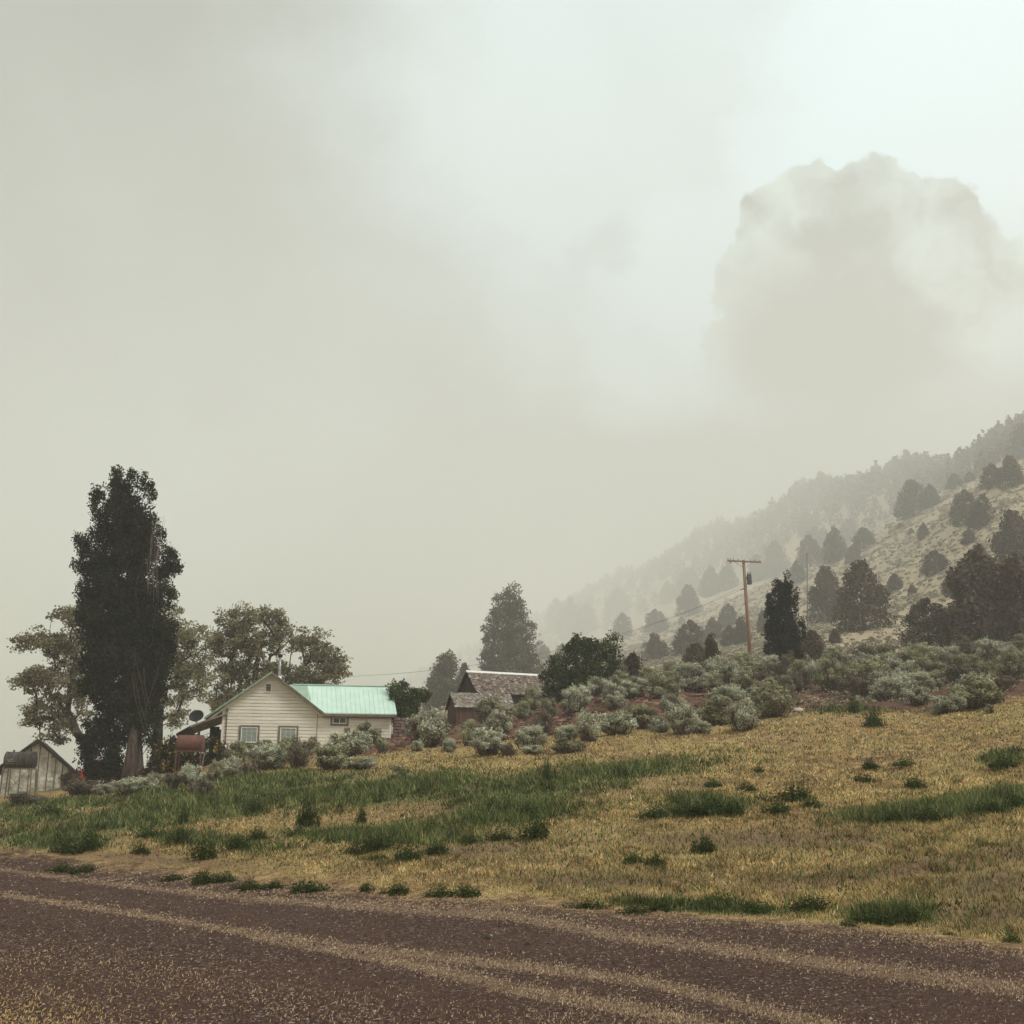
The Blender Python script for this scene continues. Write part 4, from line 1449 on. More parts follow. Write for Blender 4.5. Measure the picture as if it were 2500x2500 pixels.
def window(x0, x1, z0, z1, rail=None, mull=None):
    f = MB()
    for (a, b, c, d) in ((x0, x0 + .11, z0, z1), (x1 - .11, x1, z0, z1), (x0 + .11, x1 - .11, z1 - .11, z1), (x0 + .11, x1 - .11, z0, z0 + .10)):
        f.box(a, b, -.075, -.02, c, d)
    w_ = f.build('window', M['trim_brown'], house)
    s = MB()
    a0, a1, c0, c1 = x0 + .115, x1 - .115, z0 + .105, z1 - .115
    for (a, b, c, d) in ((a0, a0 + .055, c0, c1), (a1 - .055, a1, c0, c1), (a0 + .055, a1 - .055, c1 - .055, c1), (a0 + .055, a1 - .055, c0, c0 + .055)):
        s.box(a, b, -.066, -.022, c, d)
    if rail:
        s.box(a0 + .055, a1 - .055, -.064, -.022, rail, rail + .065)
    if mull:
        s.box(mull - .025, mull + .025, -.064, -.022, c0 + .055, c1 - .055)
    s.build('frame', M['white'], w_)
    if rail:
        MB().box(a0 + .055, a1 - .055, -.040, -.026, rail + .066, c1 - .056).build('pane', M['curtain'], w_)
        g = MB()
        for k in (1, 2):
            xx = a0 + .055 + (a1 - a0 - .11) * k / 3
            g.box(xx - .006, xx + .006, -.044, -.041, rail + .066, c1 - .056)
        g.box(a0 + .055, a1 - .055, -.0475, -.0445, c1 - .25, c1 - .238)
        g.build('muntin', M['white'], w_)
        MB().box(a0 + .055, a1 - .055, -.038, -.026, c0 + .056, rail - .001).build('pane', M['screen'], w_)
    else:
        MB().box(a0 + .055, a1 - .055, -.040, -.026, c0 + .056, c1 - .056).build('pane', M['glass'], w_)


window(1.0, 2.2, -.10, 1.88, rail=.84)
window(3.31, 4.5, -.10, 1.88, rail=.84)
window(6.42, 7.5, 1.93, 2.56, mull=6.96)
f = MB().box(2.38, 2.80, -.06, -.02, 3.86, 3.92).box(2.38, 2.80, -.06, -.02, 4.36, 4.42).box(2.38, 2.44, -.06, -.02, 3.92, 4.36).box(2.74, 2.80, -.06, -.02, 3.92, 4.36)
v_ = f.build('attic_vent', M['white'], house)
lv = MB()
for k in range(7):
    zz = 3.93 + k * .061
    lv.hexa([(2.44, -.045, zz), (2.74, -.045, zz), (2.74, -.022, zz + .02), (2.44, -.022, zz + .02), (2.44, -.045, zz + .012), (2.74, -.045, zz + .012), (2.74, -.022, zz + .06), (2.44, -.022, zz + .06)])
lv.build('louvre', M['trim_brown'], v_)
ch = MB().tube([(3.22, .9, 4.55), (3.22, .9, 6.12)], .085, 14).build('chimney', M['galv'], house, True)
MB().tube([(3.22, .9, 4.55), (3.22, .9, 4.82), (3.22, .9, 4.95)], [.22, .16, .10], 14).build('flashing', M['white'], ch, True)
MB().tube([(3.22, .9, 6.10), (3.22, .9, 6.16), (3.22, .9, 6.28), (3.22, .9, 6.32)], [.10, .15, .16, .06], 14).build('cap', M['black'], ch, True)
mb = MB().tube([(.24, -.08, 2.72), (.24, -.08, .78)], .032, 8).box(.18, .30, -.13, -.03, 2.70, 2.86)
mb.build('conduit', M['trim_brown'], house)
mt = MB().box(.08, .42, -.16, -.03, .22, .80).build('meter_box', M['galv'], house)
MB().tube([(.25, -.16, .60), (.25, -.25, .60)], [.10, .09], 14).build('meter', M['white'], mt, True)
mt = MB().box(7.28, 7.62, -.10, -.03, 1.50, 1.78).build('utility_box', M['trim_brown'], house)
MB().tube([(7.52, -.10, 1.56), (7.52, -.22, 1.52)], .05, 8).build('vent_spout', M['white'], mt, True)
# porch on the left side
pr = MB()
prism(pr, [(.25, 2.50), (-1.85, 1.70), (-1.85, 1.80), (.25, 2.60)], -.28, 6.2)
po = pr.build('porch_roof', M['porch_wood'], house)
pr = MB(); prism(pr, [(-1.853, 1.70), (-2.62, 1.24), (-2.62, 1.33), (-1.853, 1.795)], -.24, 6.2)
pr.build('porch_awning', M['dark_wood'], house)
for (x, y) in ((-1.9, .1), (-1.9, 2.2), (-1.95, 4.2), (-1.7, 6.0), (-2.3, 6.0), (-.28, 3.0)):
    MB().box(x, x + .13, y, y + .13, -1.5, 1.78 if x > -2 else 1.4).build('post', M['dark_wood'], house)
MB().box(-.95, -.35, 5.6, 5.75, -1, 2.1).build('porch_panel', M['dark_wood'], house)
MB().box(-2.3, -.01, -.05, 6.1, -1.6, -.75).build('porch_deck', M['porch_wood'], house)

# satellite dish standing on the porch roof
cs = np.cos(math.radians(12)); sn = np.sin(math.radians(12))


def hw(x, y, z):
    return O + np.array([x * cs - y * sn, x * sn + y * cs, z])


dp = hw(-1.55, .1, 1.92)
dish = empty('satellite_dish', dp, math.radians(12), 'dark satellite dish on the left end of the porch roof', 'satellite dish')
mb = MB()
nr, na = 7, 28
R_ = .42
idx = {}
dirn = np.array([-.30, -.85, .43]); dirn /= np.linalg.norm(dirn)
sx = np.cross(dirn, [0, 0, 1]); sx /= np.linalg.norm(sx); sz = np.cross(sx, dirn)
cen = np.array([.05, -.1, .42])
vs, fs = [], []
for off in (0, .018):
    for i in range(nr + 1):
        for k in range(na):
            r_ = R_ * i / nr
            a = 2 * math.pi * k / na
            p = cen + sx * r_ * math.cos(a) * 1.08 + sz * r_ * math.sin(a) * .92 + dirn * (.13 * (r_ / R_) ** 2 - off)
            vs.append(p)
n1 = (nr + 1) * na
for o_, flip in ((0, False), (n1, True)):
    for i in range(nr):
        for k in range(na):
            q = (o_ + i * na + k, o_ + i * na + (k + 1) % na, o_ + (i + 1) * na + (k + 1) % na, o_ + (i + 1) * na + k)
            fs.append(q[::-1] if flip else q)
for k in range(na):
    fs.append((nr * na + k, nr * na + (k + 1) % na, n1 + nr * na + (k + 1) % na, n1 + nr * na + k))
mb.add(vs, fs)
mb.build('reflector', M['black'], dish, True)
MB().tube([(0.05, .05, -.15), (.05, .03, .35)], .03, 8).build('mast', M['black'], dish)
a_end = cen + dirn * .55 - sz * .28
MB().tube([cen - sz * .36, a_end], .018, 6).build('feed_arm', M['black'], dish)
MB().tube([a_end, a_end - dirn * .12 + sz * .06], .045, 8).build('receiver', M['black'], dish)

# dry stone wall at the right end of the house
sw = MB()
r2 = random.Random(5)
zz = -.6
q0 = hw(10.35, .35, 0)
while zz < 2.3:
    hh = r2.uniform(.13, .22)
    xx = 0.0
    while xx < 1.25:
        ww = r2.uniform(.22, .42)
        j = lambda: r2.uniform(-.025, .025)
        sw.hexa([(xx + j(), j(), zz + j()), (xx + ww - .02 + j(), j(), zz + j()), (xx + ww - .02, .4, zz), (xx, .4, zz),
                 (xx + j(), .02 + j(), zz + hh - .015 + j()), (xx + ww - .02 + j(), .02 + j(), zz + hh - .015 + j()), (xx + ww - .02, .4, zz + hh), (xx, .4, zz + hh)])
        xx += ww
    zz += hh
so = sw.build('stone_wall', M['stone'], None, bevel=.02)
so.location = q0; so.rotation_euler = (0, 0, math.radians(12))
tag(so, 'short stacked brown stone wall against the right end of the house', 'wall')


# ------------------------------------------------------------------ shingled sheds
def shingle_material(name, pal):
    m, t = mat(name)
    oc = t.n('ShaderNodeTexCoord').outputs['Object']
    c = t.ramp(t.attr('tone'), [(i / (len(pal) - 1), p) for i, p in enumerate(pal)])
    n_ = t.noise(oc, 14, 4, .6)
    c = t.mix(t.mapr(n_, .4, .7, 0, .5), c, (.12, .09, .075))
    return finish(m, t, c, .9, 0, n_, .3, .01, spec=.15)


M['shingle'] = shingle_material('cedar_shingle', [(.03, .021, .019), (.12, .09, .073), (.18, .142, .116), (.27, .22, .18), (.46, .40, .34)])
M['shingle_pale'] = shingle_material('weathered_shingle', [(.05, .036, .032), (.18, .155, .127), (.26, .23, .19), (.36, .325, .28), (.52, .50, .45)])


def shingled_shed(name, label, apex, th, half, rise, length, wall_h, shingle, wallm, seed, cap=True, ovh=.12):
    """apex: left end of the ridge; local x along the ridge, y away, z=0 at the ridge"""
    r = np.random.default_rng(seed)
    root = empty(name, apex, th, label, 'shed')
    b = MB()
    e = half - .15
    zr = lambda y: -abs(y) * rise / half - .09
    # gable walls and long walls, boards as one skin per side
    prism(b, [(-e, -wall_h), (e, -wall_h), (e, zr(e)), (0, zr(0)), (-e, zr(-e))], ovh, length - ovh, 'x')
    b.build('wall', wallm, root)
    tr = MB()
    n = int(2 * e / .22)
    for k in range(n + 1):
        y = -e + .04 + k * (2 * e - .08) / n
        tr.box(ovh - .022, ovh - .003, y - .018, y + .018, -wall_h, zr(y) - .02)
    k = 0
    xx = ovh + .2
    while xx < length - ovh:
        tr.box(xx - .018, xx + .018, -e - .022, -e - .003, -wall_h, zr(e) - .03); xx += .26
    tr.build('batten', wallm, root)
    dk = MB()
    for s in (-1, 1):
        dk.hexa([(0, s * 0.0, -.06), (length, 0, -.06), (length, s * half, -rise - .06), (0, s * half, -rise - .06), (0, 0, -.02), (length, 0, -.02), (length, s * half, -rise - .02), (0, s * half, -rise - .02)])
    rf = dk.build('roof', M['dark_wood'], root)
    # shingles
    V, Fq, T = [], [], []
    sl = math.hypot(half, rise)
    rows = int(sl / .135)
    for s in (-1, 1):
        for i in range(rows):
            x = -.03 + r.uniform(-.05, .05)
            while x < length:
                wd = r.uniform(.09, .22)
                t0 = (i - .35) / rows; t1 = (i + 1.0 + r.uniform(-.12, .14)) / rows
                miss = r.uniform() < .035
                x1 = min(x + wd - .008, length + .03)
                lift = r.uniform(.008, .028) + (.03 if r.uniform() < .06 else 0)
                if not miss and x1 > x + .02:
                    t0 = max(t0, 0); sk = r.uniform(-.02, .02)
                    o = len(V)
                    V += [(x, s * half * t0, -rise * t0 + .0), (x1, s * half * t0, -rise * t0 + .0), (x1 + sk, s * half * t1, -rise * t1 + lift), (x + sk, s * half * t1, -rise * t1 + lift),
                          (x1 + sk, s * half * t1, -rise * t1 - .012), (x + sk, s * half * t1, -rise * t1 - .012)]
                    tn = float(np.clip(r.normal(.5, .2), 0, 1)); tn = 1.0 if r.uniform() < .04 else tn; tn = .1 if r.uniform() < .05 else tn
                    Fq += [(o, o + 1, o + 2, o + 3), (o + 3, o + 2, o + 4, o + 5)]
                    T += [tn, tn]
                x += wd
    link('shingles', np_mesh('shingles', np.array(V), np.array(Fq), shingle, False, {'tone': ('FACE', np.array(T))}), rf)
    if cap:
        mb = MB()
        for s in (-1, 1):
            mb.hexa([(-.05, 0, .03), (length + .05, 0, .03), (length + .05, s * .16, .03 - .16 * rise / half), (-.05, s * .16, .03 - .16 * rise / half),
                     (-.05, 0, .055), (length + .05, 0, .055), (length + .05, s * .16, .055 - .16 * rise / half), (-.05, s * .16, .055 - .16 * rise / half)])
        mb.build('ridge_cap', M['white'] if cap == 'white' else M['porch_wood'], rf)
    # barge boards on the left gable
    bg = MB()
    for s in (-1, 1):
        prism(bg, [(0, -.16), (s * half, -rise - .16), (s * half, -rise + .0), (0, -.0)], -.035, -.004, 'x')
    bg.build('barge_board', M['dark_wood'], root)
    return root


shingled_shed('shingled_barn', 'dark barn with curling old shingles and pale ridge cap, the larger of two sheds', np.array([-3.31, 84.0, 10.62]), math.radians(27), 1.95, 1.72, 6.3, 4.9, M['shingle'], M['dark_wood'], 3, 'white')
shingled_shed('small_shed', 'small red brown shed with grey shingle roof in front of the larger barn', np.array([-4.13, 78.0, 8.55]), math.radians(20), 1.12, 1.05, 4.25, 3.1, M['shingle_pale'], M['red_board'], 4, None)


# ------------------------------------------------------------------ sheet metal shed at the left edge
def sheet_material():
    m, t = mat('dented_sheet_metal')
    oc = t.n('ShaderNodeTexCoord').outputs['Object']
    n1 = t.noise(oc, 1.7, 4, .5)
    n2 = t.noise(oc, 6, 5, .6)
    c = t.mix(t.mapr(n1, .35, .62), (.42, .39, .33), (.74, .71, .60))
    c = t.mix(t.mapr(n2, .56, .72, 0, .7), c, (.20, .15, .11))
    return finish(m, t, c, .5, .25, n1, .9, .25, spec=.4)


M['sheet'] = sheet_material()
sp = np.array([-29.12, 72.0, 1.2])
shed = empty('metal_shed', sp, math.radians(17), 'weathered shed clad in dented pale sheet metal behind a grey tank', 'shed')
hwid, sw_, apz = 1.92, .86, 3.86      # half width, slope, apex height above base


def shed_roof(x):
    return apz - abs(x) * sw_


mb = MB()
xs = [-1.92, -1.4, -.86, -.35, .16, .67, 1.12, 1.54, 1.92]
for i in range(len(xs) - 1):
    a, b = xs[i], xs[i + 1]
    j = random.uniform(-.012, .012)
    cut = 1.75 + random.uniform(-.1, .1)
    mb.hexa([(a, j, -.6), (b, -j, -.6), (b, .04, -.6), (a, .04, -.6), (a, j, cut), (b, -j, cut), (b, .04, cut), (a, .04, cut)])
    pts = [(a, cut - .04), (b, cut - .04), (b, shed_roof(b) - .05)] + ([(0, shed_roof(0) - .05)] if a < 0 < b else []) + [(a, shed_roof(a) - .05)]
    prism(mb, pts, -.018, .045)
mb.box(1.86, 1.92, .05, 6, -.6, shed_roof(1.92) - .06).box(-1.92, -1.86, .05, 6, -.6, shed_roof(1.92) - .06).box(-1.86, 1.86, 5.94, 6, -.6, 2.1)
mb.build('wall', M['sheet'], shed)
for x in xs[1:-1] + [-1.89, 1.89]:
    MB().box(x - random.uniform(.016, .03), x + .02, -.05, -.02, -.6, shed_roof(x) - .08).build('batten', M['trim_brown'], shed)
mb = MB()
for s in (-1, 1):
    prism(mb, [(0, apz - .05), (s * 2.30, apz - .05 - 2.30 * sw_), (s * 2.30, apz + .06 - 2.30 * sw_), (0, apz + .08)], -.38, 6.3)
mb.build('roof', M['dark_wood'], shed)
mb = MB()
for s in (-1, 1):
    prism(mb, [(s * .002, apz - .13), (s * 2.54, apz - .22 - 2.32 * sw_), (s * 2.60, apz + .0 - 2.32 * sw_), (s * .002, apz + .09)], -.42, -.384)
mb.build('barge_board', M['dark_wood'], shed)
MB().bar((0, -.40, apz + .095), (-2.4, -.40, apz + .095 - 2.4 * sw_), .10, .03, (0, 1, 0)).build('roof_edge', M['galv'], shed)


# ------------------------------------------------------------------ fuel tanks on stands
def grey_tank_material():
    m, t = mat('stained_grey_tank')
    oc = t.n('ShaderNodeTexCoord').outputs['Object']
    mp = t.n('ShaderNodeMapping'); t.set(mp, 'Vector', oc); mp.inputs['Scale'].default_value = (3, 1, .5)
    n1 = t.noise(mp.outputs[0], 2.4, 5, .65); n2 = t.noise(oc, 9, 4, .6)
    c = t.mix(t.mapr(n1, .35, .65), (.035, .030, .027), (.11, .095, .082))
    c = t.mix(t.mapr(n2, .64, .72, 0, .5), c, (.30, .27, .22))
    return finish(m, t, c, .65, .2, n2, .2, .02)


M['grey_tank'] = grey_tank_material()


def tank(label, c, L, R, zg, mt, fm, rz, xb):
    """c: centre of the drum, zg: ground under the stand"""
    root = empty('fuel_tank', (c[0], c[1], zg), rz, label, 'tank')
    zc = c[2] - zg
    n = 32
    mb = MB()
    rad = [R * .80, R * .93, R, R, R * .93, R * .80]
    xsn = [-L / 2 - .035, -L / 2 - .01, -L / 2, L / 2, L / 2 + .01, L / 2 + .035]
    mb.tube([(x, 0, zc) for x in xsn], rad, n)
    d = mb.build('drum', mt, root, True)
    e = d.modifiers.new('edges', 'EDGE_SPLIT'); e.split_angle = math.radians(40)
    mb = MB()
    for x in (-L / 2 + .01, L / 2 - .01):
        mb.tube([(x - .012, 0, zc), (x + .012, 0, zc)], R + .012, n)
    mb.build('rim', mt, d)
    MB().tube([(-L * .27, 0, zc + R - .02), (-L * .27, 0, zc + R + .09)], .05, 10).build('filler_cap', M['black'], d)
    bot = zc - R
    yo = R * .82
    fr = MB()
    for y in (-yo, yo):
        fr.bar((-L / 2 - .03, y, bot + .02), (L / 2 + .03, y, bot + .02), .05, .05)
    for x in (-L / 2, L / 2):
        fr.bar((x, -yo, bot + .021), (x, yo, bot + .021), .045, .045)
        fr.bar((x, -R * .5, bot + .04), (x, -R * .5, bot + .14), .04, .04)
    fr.build('stand_frame', fm, root)
    for (x, y) in ((-1, -1), (1, -1), (-1, 1), (1, 1)):
        fl = 1.08 if xb else 1.0
        MB().bar((x * L / 2 * .98, y * yo, bot), (x * L / 2 * fl, y * yo * 1.15, -.3), .055, .055).build('leg', fm, root)
    b = MB()
    if xb:
        b.bar((-L / 2 + .1, -yo - .05, bot - .05), (L / 2 - .02, -yo * 1.1 - .05, .1), .035, .02)
        b.bar((L / 2 - .1, -yo - .075, bot - .02), (-L / 2 + .1, -yo * 1.1 - .075, .1), .035, .02)
    else:
        b.bar((-L / 2, -yo * 1.1, bot - 1.0), (L / 2, -yo * 1.1, bot - 1.0), .03, .03)
    b.build('brace', fm, root)
    return root, zc, bot, yo


zg = float(H(-26.7, 64)) - .05
tk, zc, bot, yo = tank('stained grey fuel tank on a braced metal stand before the metal shed', (-26.74, 64.0, 3.62), 1.5, .465, zg, M['grey_tank'], M['trim_brown'], math.radians(4), True)
MB().tube([(.74, -yo, bot - .02), (1.03, -yo, bot - .0), (1.05, -yo, bot - .03), (1.07, -yo, .2)], .022, 6).build('pipe', M['trim_brown'], tk)
mb = MB()
for k, (x, zz, w_, h_) in enumerate(((-.42, .02, .34, .018), (-.44, -.05, .09, .05), (-.33, -.06, .10, .016), (-.2, -.05, .05, .04), (-.42, -.17, .42, .012), (-.36, .07, .12, .014))):
    yy = -math.sqrt(.467 ** 2 - zz ** 2)
    mb.box(x - w_ / 2, x + w_ / 2, yy - .004, yy + .01, zc + zz - h_ / 2, zc + zz + h_ / 2)
mb.build('paint_mark', M['galv'], tk)
zg = float(H(-17.0, 62)) - .05
tk2, zc, bot, yo = tank('rusty red fuel tank on a tall rusty stand left of the house', (-17.0, 62.0, 4.44), 1.30, .43, zg, M['rust'], M['rust'], math.radians(3), False)
MB().tube([(.72, -yo, bot - .05), (.86, -yo, bot - .12), (.78, -yo, bot - .35), (.72, -yo, bot - .8)], .018, 6).build('hose', M['galv'], tk2)

# ------------------------------------------------------------------ red pickup half hidden behind the brush
cp = np.array([-27.75, 80.0, float(H(-27.75, 80)) - .0])
car = empty('pickup_truck', cp, math.radians(6), 'red pickup truck peeping out between metal shed and dark poplar', 'pickup')
M['red'] = noisy('red_paint', (.42, .045, .025), (.55, .07, .04), 3, .35, bstr=.03, spec=.5)
M['tyre'] = noisy('tyre', (.012, .012, .012), (.03, .03, .03), 8, .9)
mb = MB()
body = [(-2.2, .45), (2.3, .45), (2.3, 1.12), (.75, 1.12), (.70, 1.15), (-.55, 1.15), (-.95, 1.12), (-2.05, 1.0), (-2.2, .85)]
prism(mb, body, -.85, .85)
mb.build('body', M['red'], car, bevel=.04)
mb = MB(); prism(mb, [(-.95, 1.11), (-.30, 1.78), (.62, 1.82), (.74, 1.11)], -.76, .76)
cb = mb.build('cab', M['red'], car, bevel=.05)
mb = MB(); prism(mb, [(-.72, 1.2), (-.25, 1.68), (.16, 1.70), (.16, 1.2)], -.775, -.765); prism(mb, [(.22, 1.2), (.22, 1.70), (.54, 1.71), (.62, 1.2)], -.775, -.765)
mb.build('window', M['glass'], cb)
mb = MB(); mb.hexa([(-.915, -.66, 1.18), (-.915, .66, 1.18), (-.90, .66, 1.16), (-.90, -.66, 1.16), (-.40, -.62, 1.72), (-.40, .62, 1.72), (-.38, .62, 1.70), (-.38, -.62, 1.70)])
mb.build('windscreen', M['glass'], cb)
for x in (-1.45, 1.4):
    for y in (-.86, .86):
        wv = MB().tube([(x, y - .1, .34), (x, y + .1, .34)], .34, 20).build('wheel', M['tyre'], car)
        MB().tube([(x, y - .112 if y < 0 else y + .102, .34), (x, y - .102 if y < 0 else y + .112, .34)], .19, 16).build('rim', M['white'], wv)
for y in (-.62, .62):
    MB().tube([(-2.25, y, .78), (-2.18, y, .78)], [.09, .10], 12).build('headlight', M['white'], car)
MB().box(-2.30, -2.2, -.88, .88, .42, .58).build('bumper', M['galv'], car, bevel=.02)

# leaning board by the poplar
bp = P(363, 1885, 68.5); bp[2] = H(bp[0], bp[1])
bd = MB().hexa([(-.28, 0, -.2), (.24, 0, -.2), (.24, .05, -.2), (-.28, .05, -.2), (.02, .15, 1.2), (.24, .15, 1.3), (.24, .20, 1.3), (.02, .20, 1.2)])
bo = bd.build('board', noisy('tan_board', (.30, .26, .21), (.40, .35, .28), 3))
bo.location = bp
tag(bo, 'tan board leaning between the poplar foot and the straight trunk', 'board')

# ------------------------------------------------------------------ poles, wires, posts
M['pole'] = noisy('pole_wood', (.20, .115, .080), (.32, .195, .14), 3, stretch=(3, 3, .15), bstr=.3)
M['porcelain'] = noisy('porcelain', (.30, .30, .28), (.55, .55, .52), 4, .3, bstr=0)
gz = float(H(19.68, 95.0))
pole = empty('utility_pole', (19.70, 95.0, gz), 0, 'leaning brown utility pole with crossarm and transformer on the bank', 'utility pole')
B0 = np.array([19.70, 95.0, gz])
zt = 21.10 - gz
lean = lambda z_: np.array([-.20 * z_ / zt, 0, z_])
MB().tube([lean(-.5), lean(zt * .5), lean(zt)], [.17, .15, .115], 14).build('post', M['pole'], pole, True)
arm = MB().bar(np.array([18.12, 94.87, 21.02]) - B0, np.array([20.95, 94.87, 20.90]) - B0, .10, .12).build('crossarm', M['pole'], pole)
br = MB()
for sx in (-1, 1):
    br.bar(np.array([19.52 + sx * .78, 94.80, 20.90]) - B0, np.array([19.53 + sx * .08, 94.82, 20.42]) - B0, .035, .02)
br.build('brace', M['trim_brown'], pole)
for x in (18.18, 18.40, 18.66, 19.05, 20.08, 20.45, 20.85):
    zz = 21.02 - (x - 18.12) * .042
    a = np.array([x, 94.87, zz]) - B0
    i_ = MB().tube([a + [0, 0, .05], a + [0, 0, .17]], .016, 6).build('insulator_pin', M['black'], arm)
    MB().tube([a + [0, 0, .12], a + [0, 0, .15], a + [0, 0, .20], a + [0, 0, .25]], [.06, .065, .045, .035], 10).build('insulator', M['porcelain'], arm, True)
MB().tube([np.array([18.3, 94.8, 20.92]) - B0, np.array([18.42, 94.8, 20.78]) - B0], .04, 8).build('fuse_cutout', M['black'], arm)
tc = np.array([19.90, 94.92, 19.46]) - B0
tr = MB().tube([tc + [0, 0, -.44], tc + [0, 0, -.42], tc + [0, 0, .38], tc + [0, 0, .42]], [.17, .20, .20, .15], 18).build('transformer', noisy('transformer_grey', (.085, .08, .085), (.13, .125, .13), 4, .5), pole, False)
for dx in (-.10, .10):
    MB().tube([tc + [dx, 0, .40], tc + [dx, 0, .52], tc + [dx * 1.3, 0, .60]], [.045, .035, .03], 8).build('bushing', M['black'], tr)
MB().bar(tc + [-.2, .02, .1], np.array([19.56, 94.98, 19.56]) - B0, .06, .2).build('bracket', M['trim_brown'], pole)
la = np.array([19.50, 94.9, 18.62])
MB().tube([la - B0 + [.06, .05, .05], la - B0 + [-.16, -.05, 0], la - B0 + [-.42, -.1, -.10]], [.03, .045, .03], 8).build('service_bracket', M['black'], pole)


def wire(label, a, b, sag, r_=.018, n=60):
    a, b = np.array(a, float), np.array(b, float)
    pts = []
    for i in range(n + 1):
        f = i / n
        p = a * (1 - f) + b * f
        p[2] -= sag * 4 * f * (1 - f)
        pts.append(p - a)
    o = MB().tube(pts, r_, 5).build('wire', M['black'])
    o.location = a
    return tag(o, label, 'wire')


wire('service wire sagging from the utility pole across to the house chimney side', la + [-.42, -.1, -.10], hw(3.0, 2.4, 5.0), 1.9, .009)
wire('second thin wire running from the pole down behind the barn roof', la + [-.40, .1, .1], P(1150, 1640, 97), .9, .007)
fp = P(1976, 1600, 230); fp[2] = H(fp[0], fp[1])
far = empty('utility_pole', fp, 0, 'thin distant pole rising right of the small poplar', 'utility pole')
ft = P(1970, 1352, 230) - fp
MB().tube([(0, 0, -.3), tuple(ft)], [.14, .10], 8).build('post', M['trim_brown'], far)
MB().bar(ft + [-.15, 0, -.15], ft + [.25, 0, -.15], .12, .12).build('pole_cap', M['black'], far)
for (u, v, hpx, lx, lab) in ((2033, 1624, 26, -.12, 'dark fence stump in the brush just right of the small poplar'), (2243, 1600, 28, -.16, 'dark fence stump leaning left below the dark rounded juniper')):
    p = hit(u, v, 60, 130); m_ = depth(p) / F
    hh = hpx * m_ + .5
    tp = MB().tube([(0, 0, -.3), (lx * .5, 0, hh * .5), (lx, 0, hh), (lx * 1.1, .03, hh + .03)], [.13, .125, .115, .03], 9)
    o = tp.build('fence_post', M['dark_bark'], None, True); o.location = p
    tag(o, lab, 'fence post', 'dark fence stumps in the brush')


# ------------------------------------------------------------------ rocks
def rock(u, v, wpx, hpx, m, label, seed):
    r = np.random.default_rng(seed)
    p = hit(u, v, 30, 120); mp = depth(p) / F
    bm_v, bm_f = [], []
    na_, ni = 14, 8
    ph = r.uniform(0, 6, 6)
    for i in range(ni + 1):
        th_ = math.pi * i / ni
        for k in range(na_):
            a = 2 * math.pi * k / na_
            d = np.array([math.sin(th_) * math.cos(a), math.sin(th_) * math.sin(a), math.cos(th_)])
            rr = 1 + .16 * math.sin(3 * d[0] + ph[0]) + .14 * math.sin(4 * d[1] + ph[1]) + .12 * math.sin(5 * d[2] + ph[2]) + .05 * r.normal()
            bm_v.append(d * rr * np.array([wpx * mp / 2, wpx * mp / 2.4, hpx * mp / 1.7]))
    for i in range(ni):
        for k in range(na_):
            bm_f.append((i * na_ + k, (i + 1) * na_ + k, (i + 1) * na_ + (k + 1) % na_, i * na_ + (k + 1) % na_))
    o = MB().add(bm_v, bm_f).build('rock', m, None, False)
    o.location = p + np.array([0, 0, hpx * mp * .25])
    tag(o, label, 'rock')


M['pale_rock'] = noisy('pale_rock', (.42, .37, .31), (.62, .56, .48), 3)
M['tan_rock'] = noisy('tan_rock', (.28, .20, .14), (.42, .31, .22), 3)
rock(1535, 1774, 24, 13, M['pale_rock'], 'pale rounded boulder at the foot of the bank', 1)
rock(1521, 1781, 16, 9, M['tan_rock'], 'small reddish stone touching the pale boulder', 2)
rock(1543, 1781, 12, 7, M['tan_rock'], 'tan stone lying under the right end of the pale boulder', 3)
rock(1863, 1655, 18, 13, M['tan_rock'], 'tan boulder in the brush left of the small poplar foot', 4)
rock(1948, 1738, 26, 12, M['pale_rock'], 'flat pale rock under the sagebrush below the small poplar', 5)
rock(1018, 1802, 12, 8, M['tan_rock'], 'tan stone on the bare dirt below the dark shrub', 6)


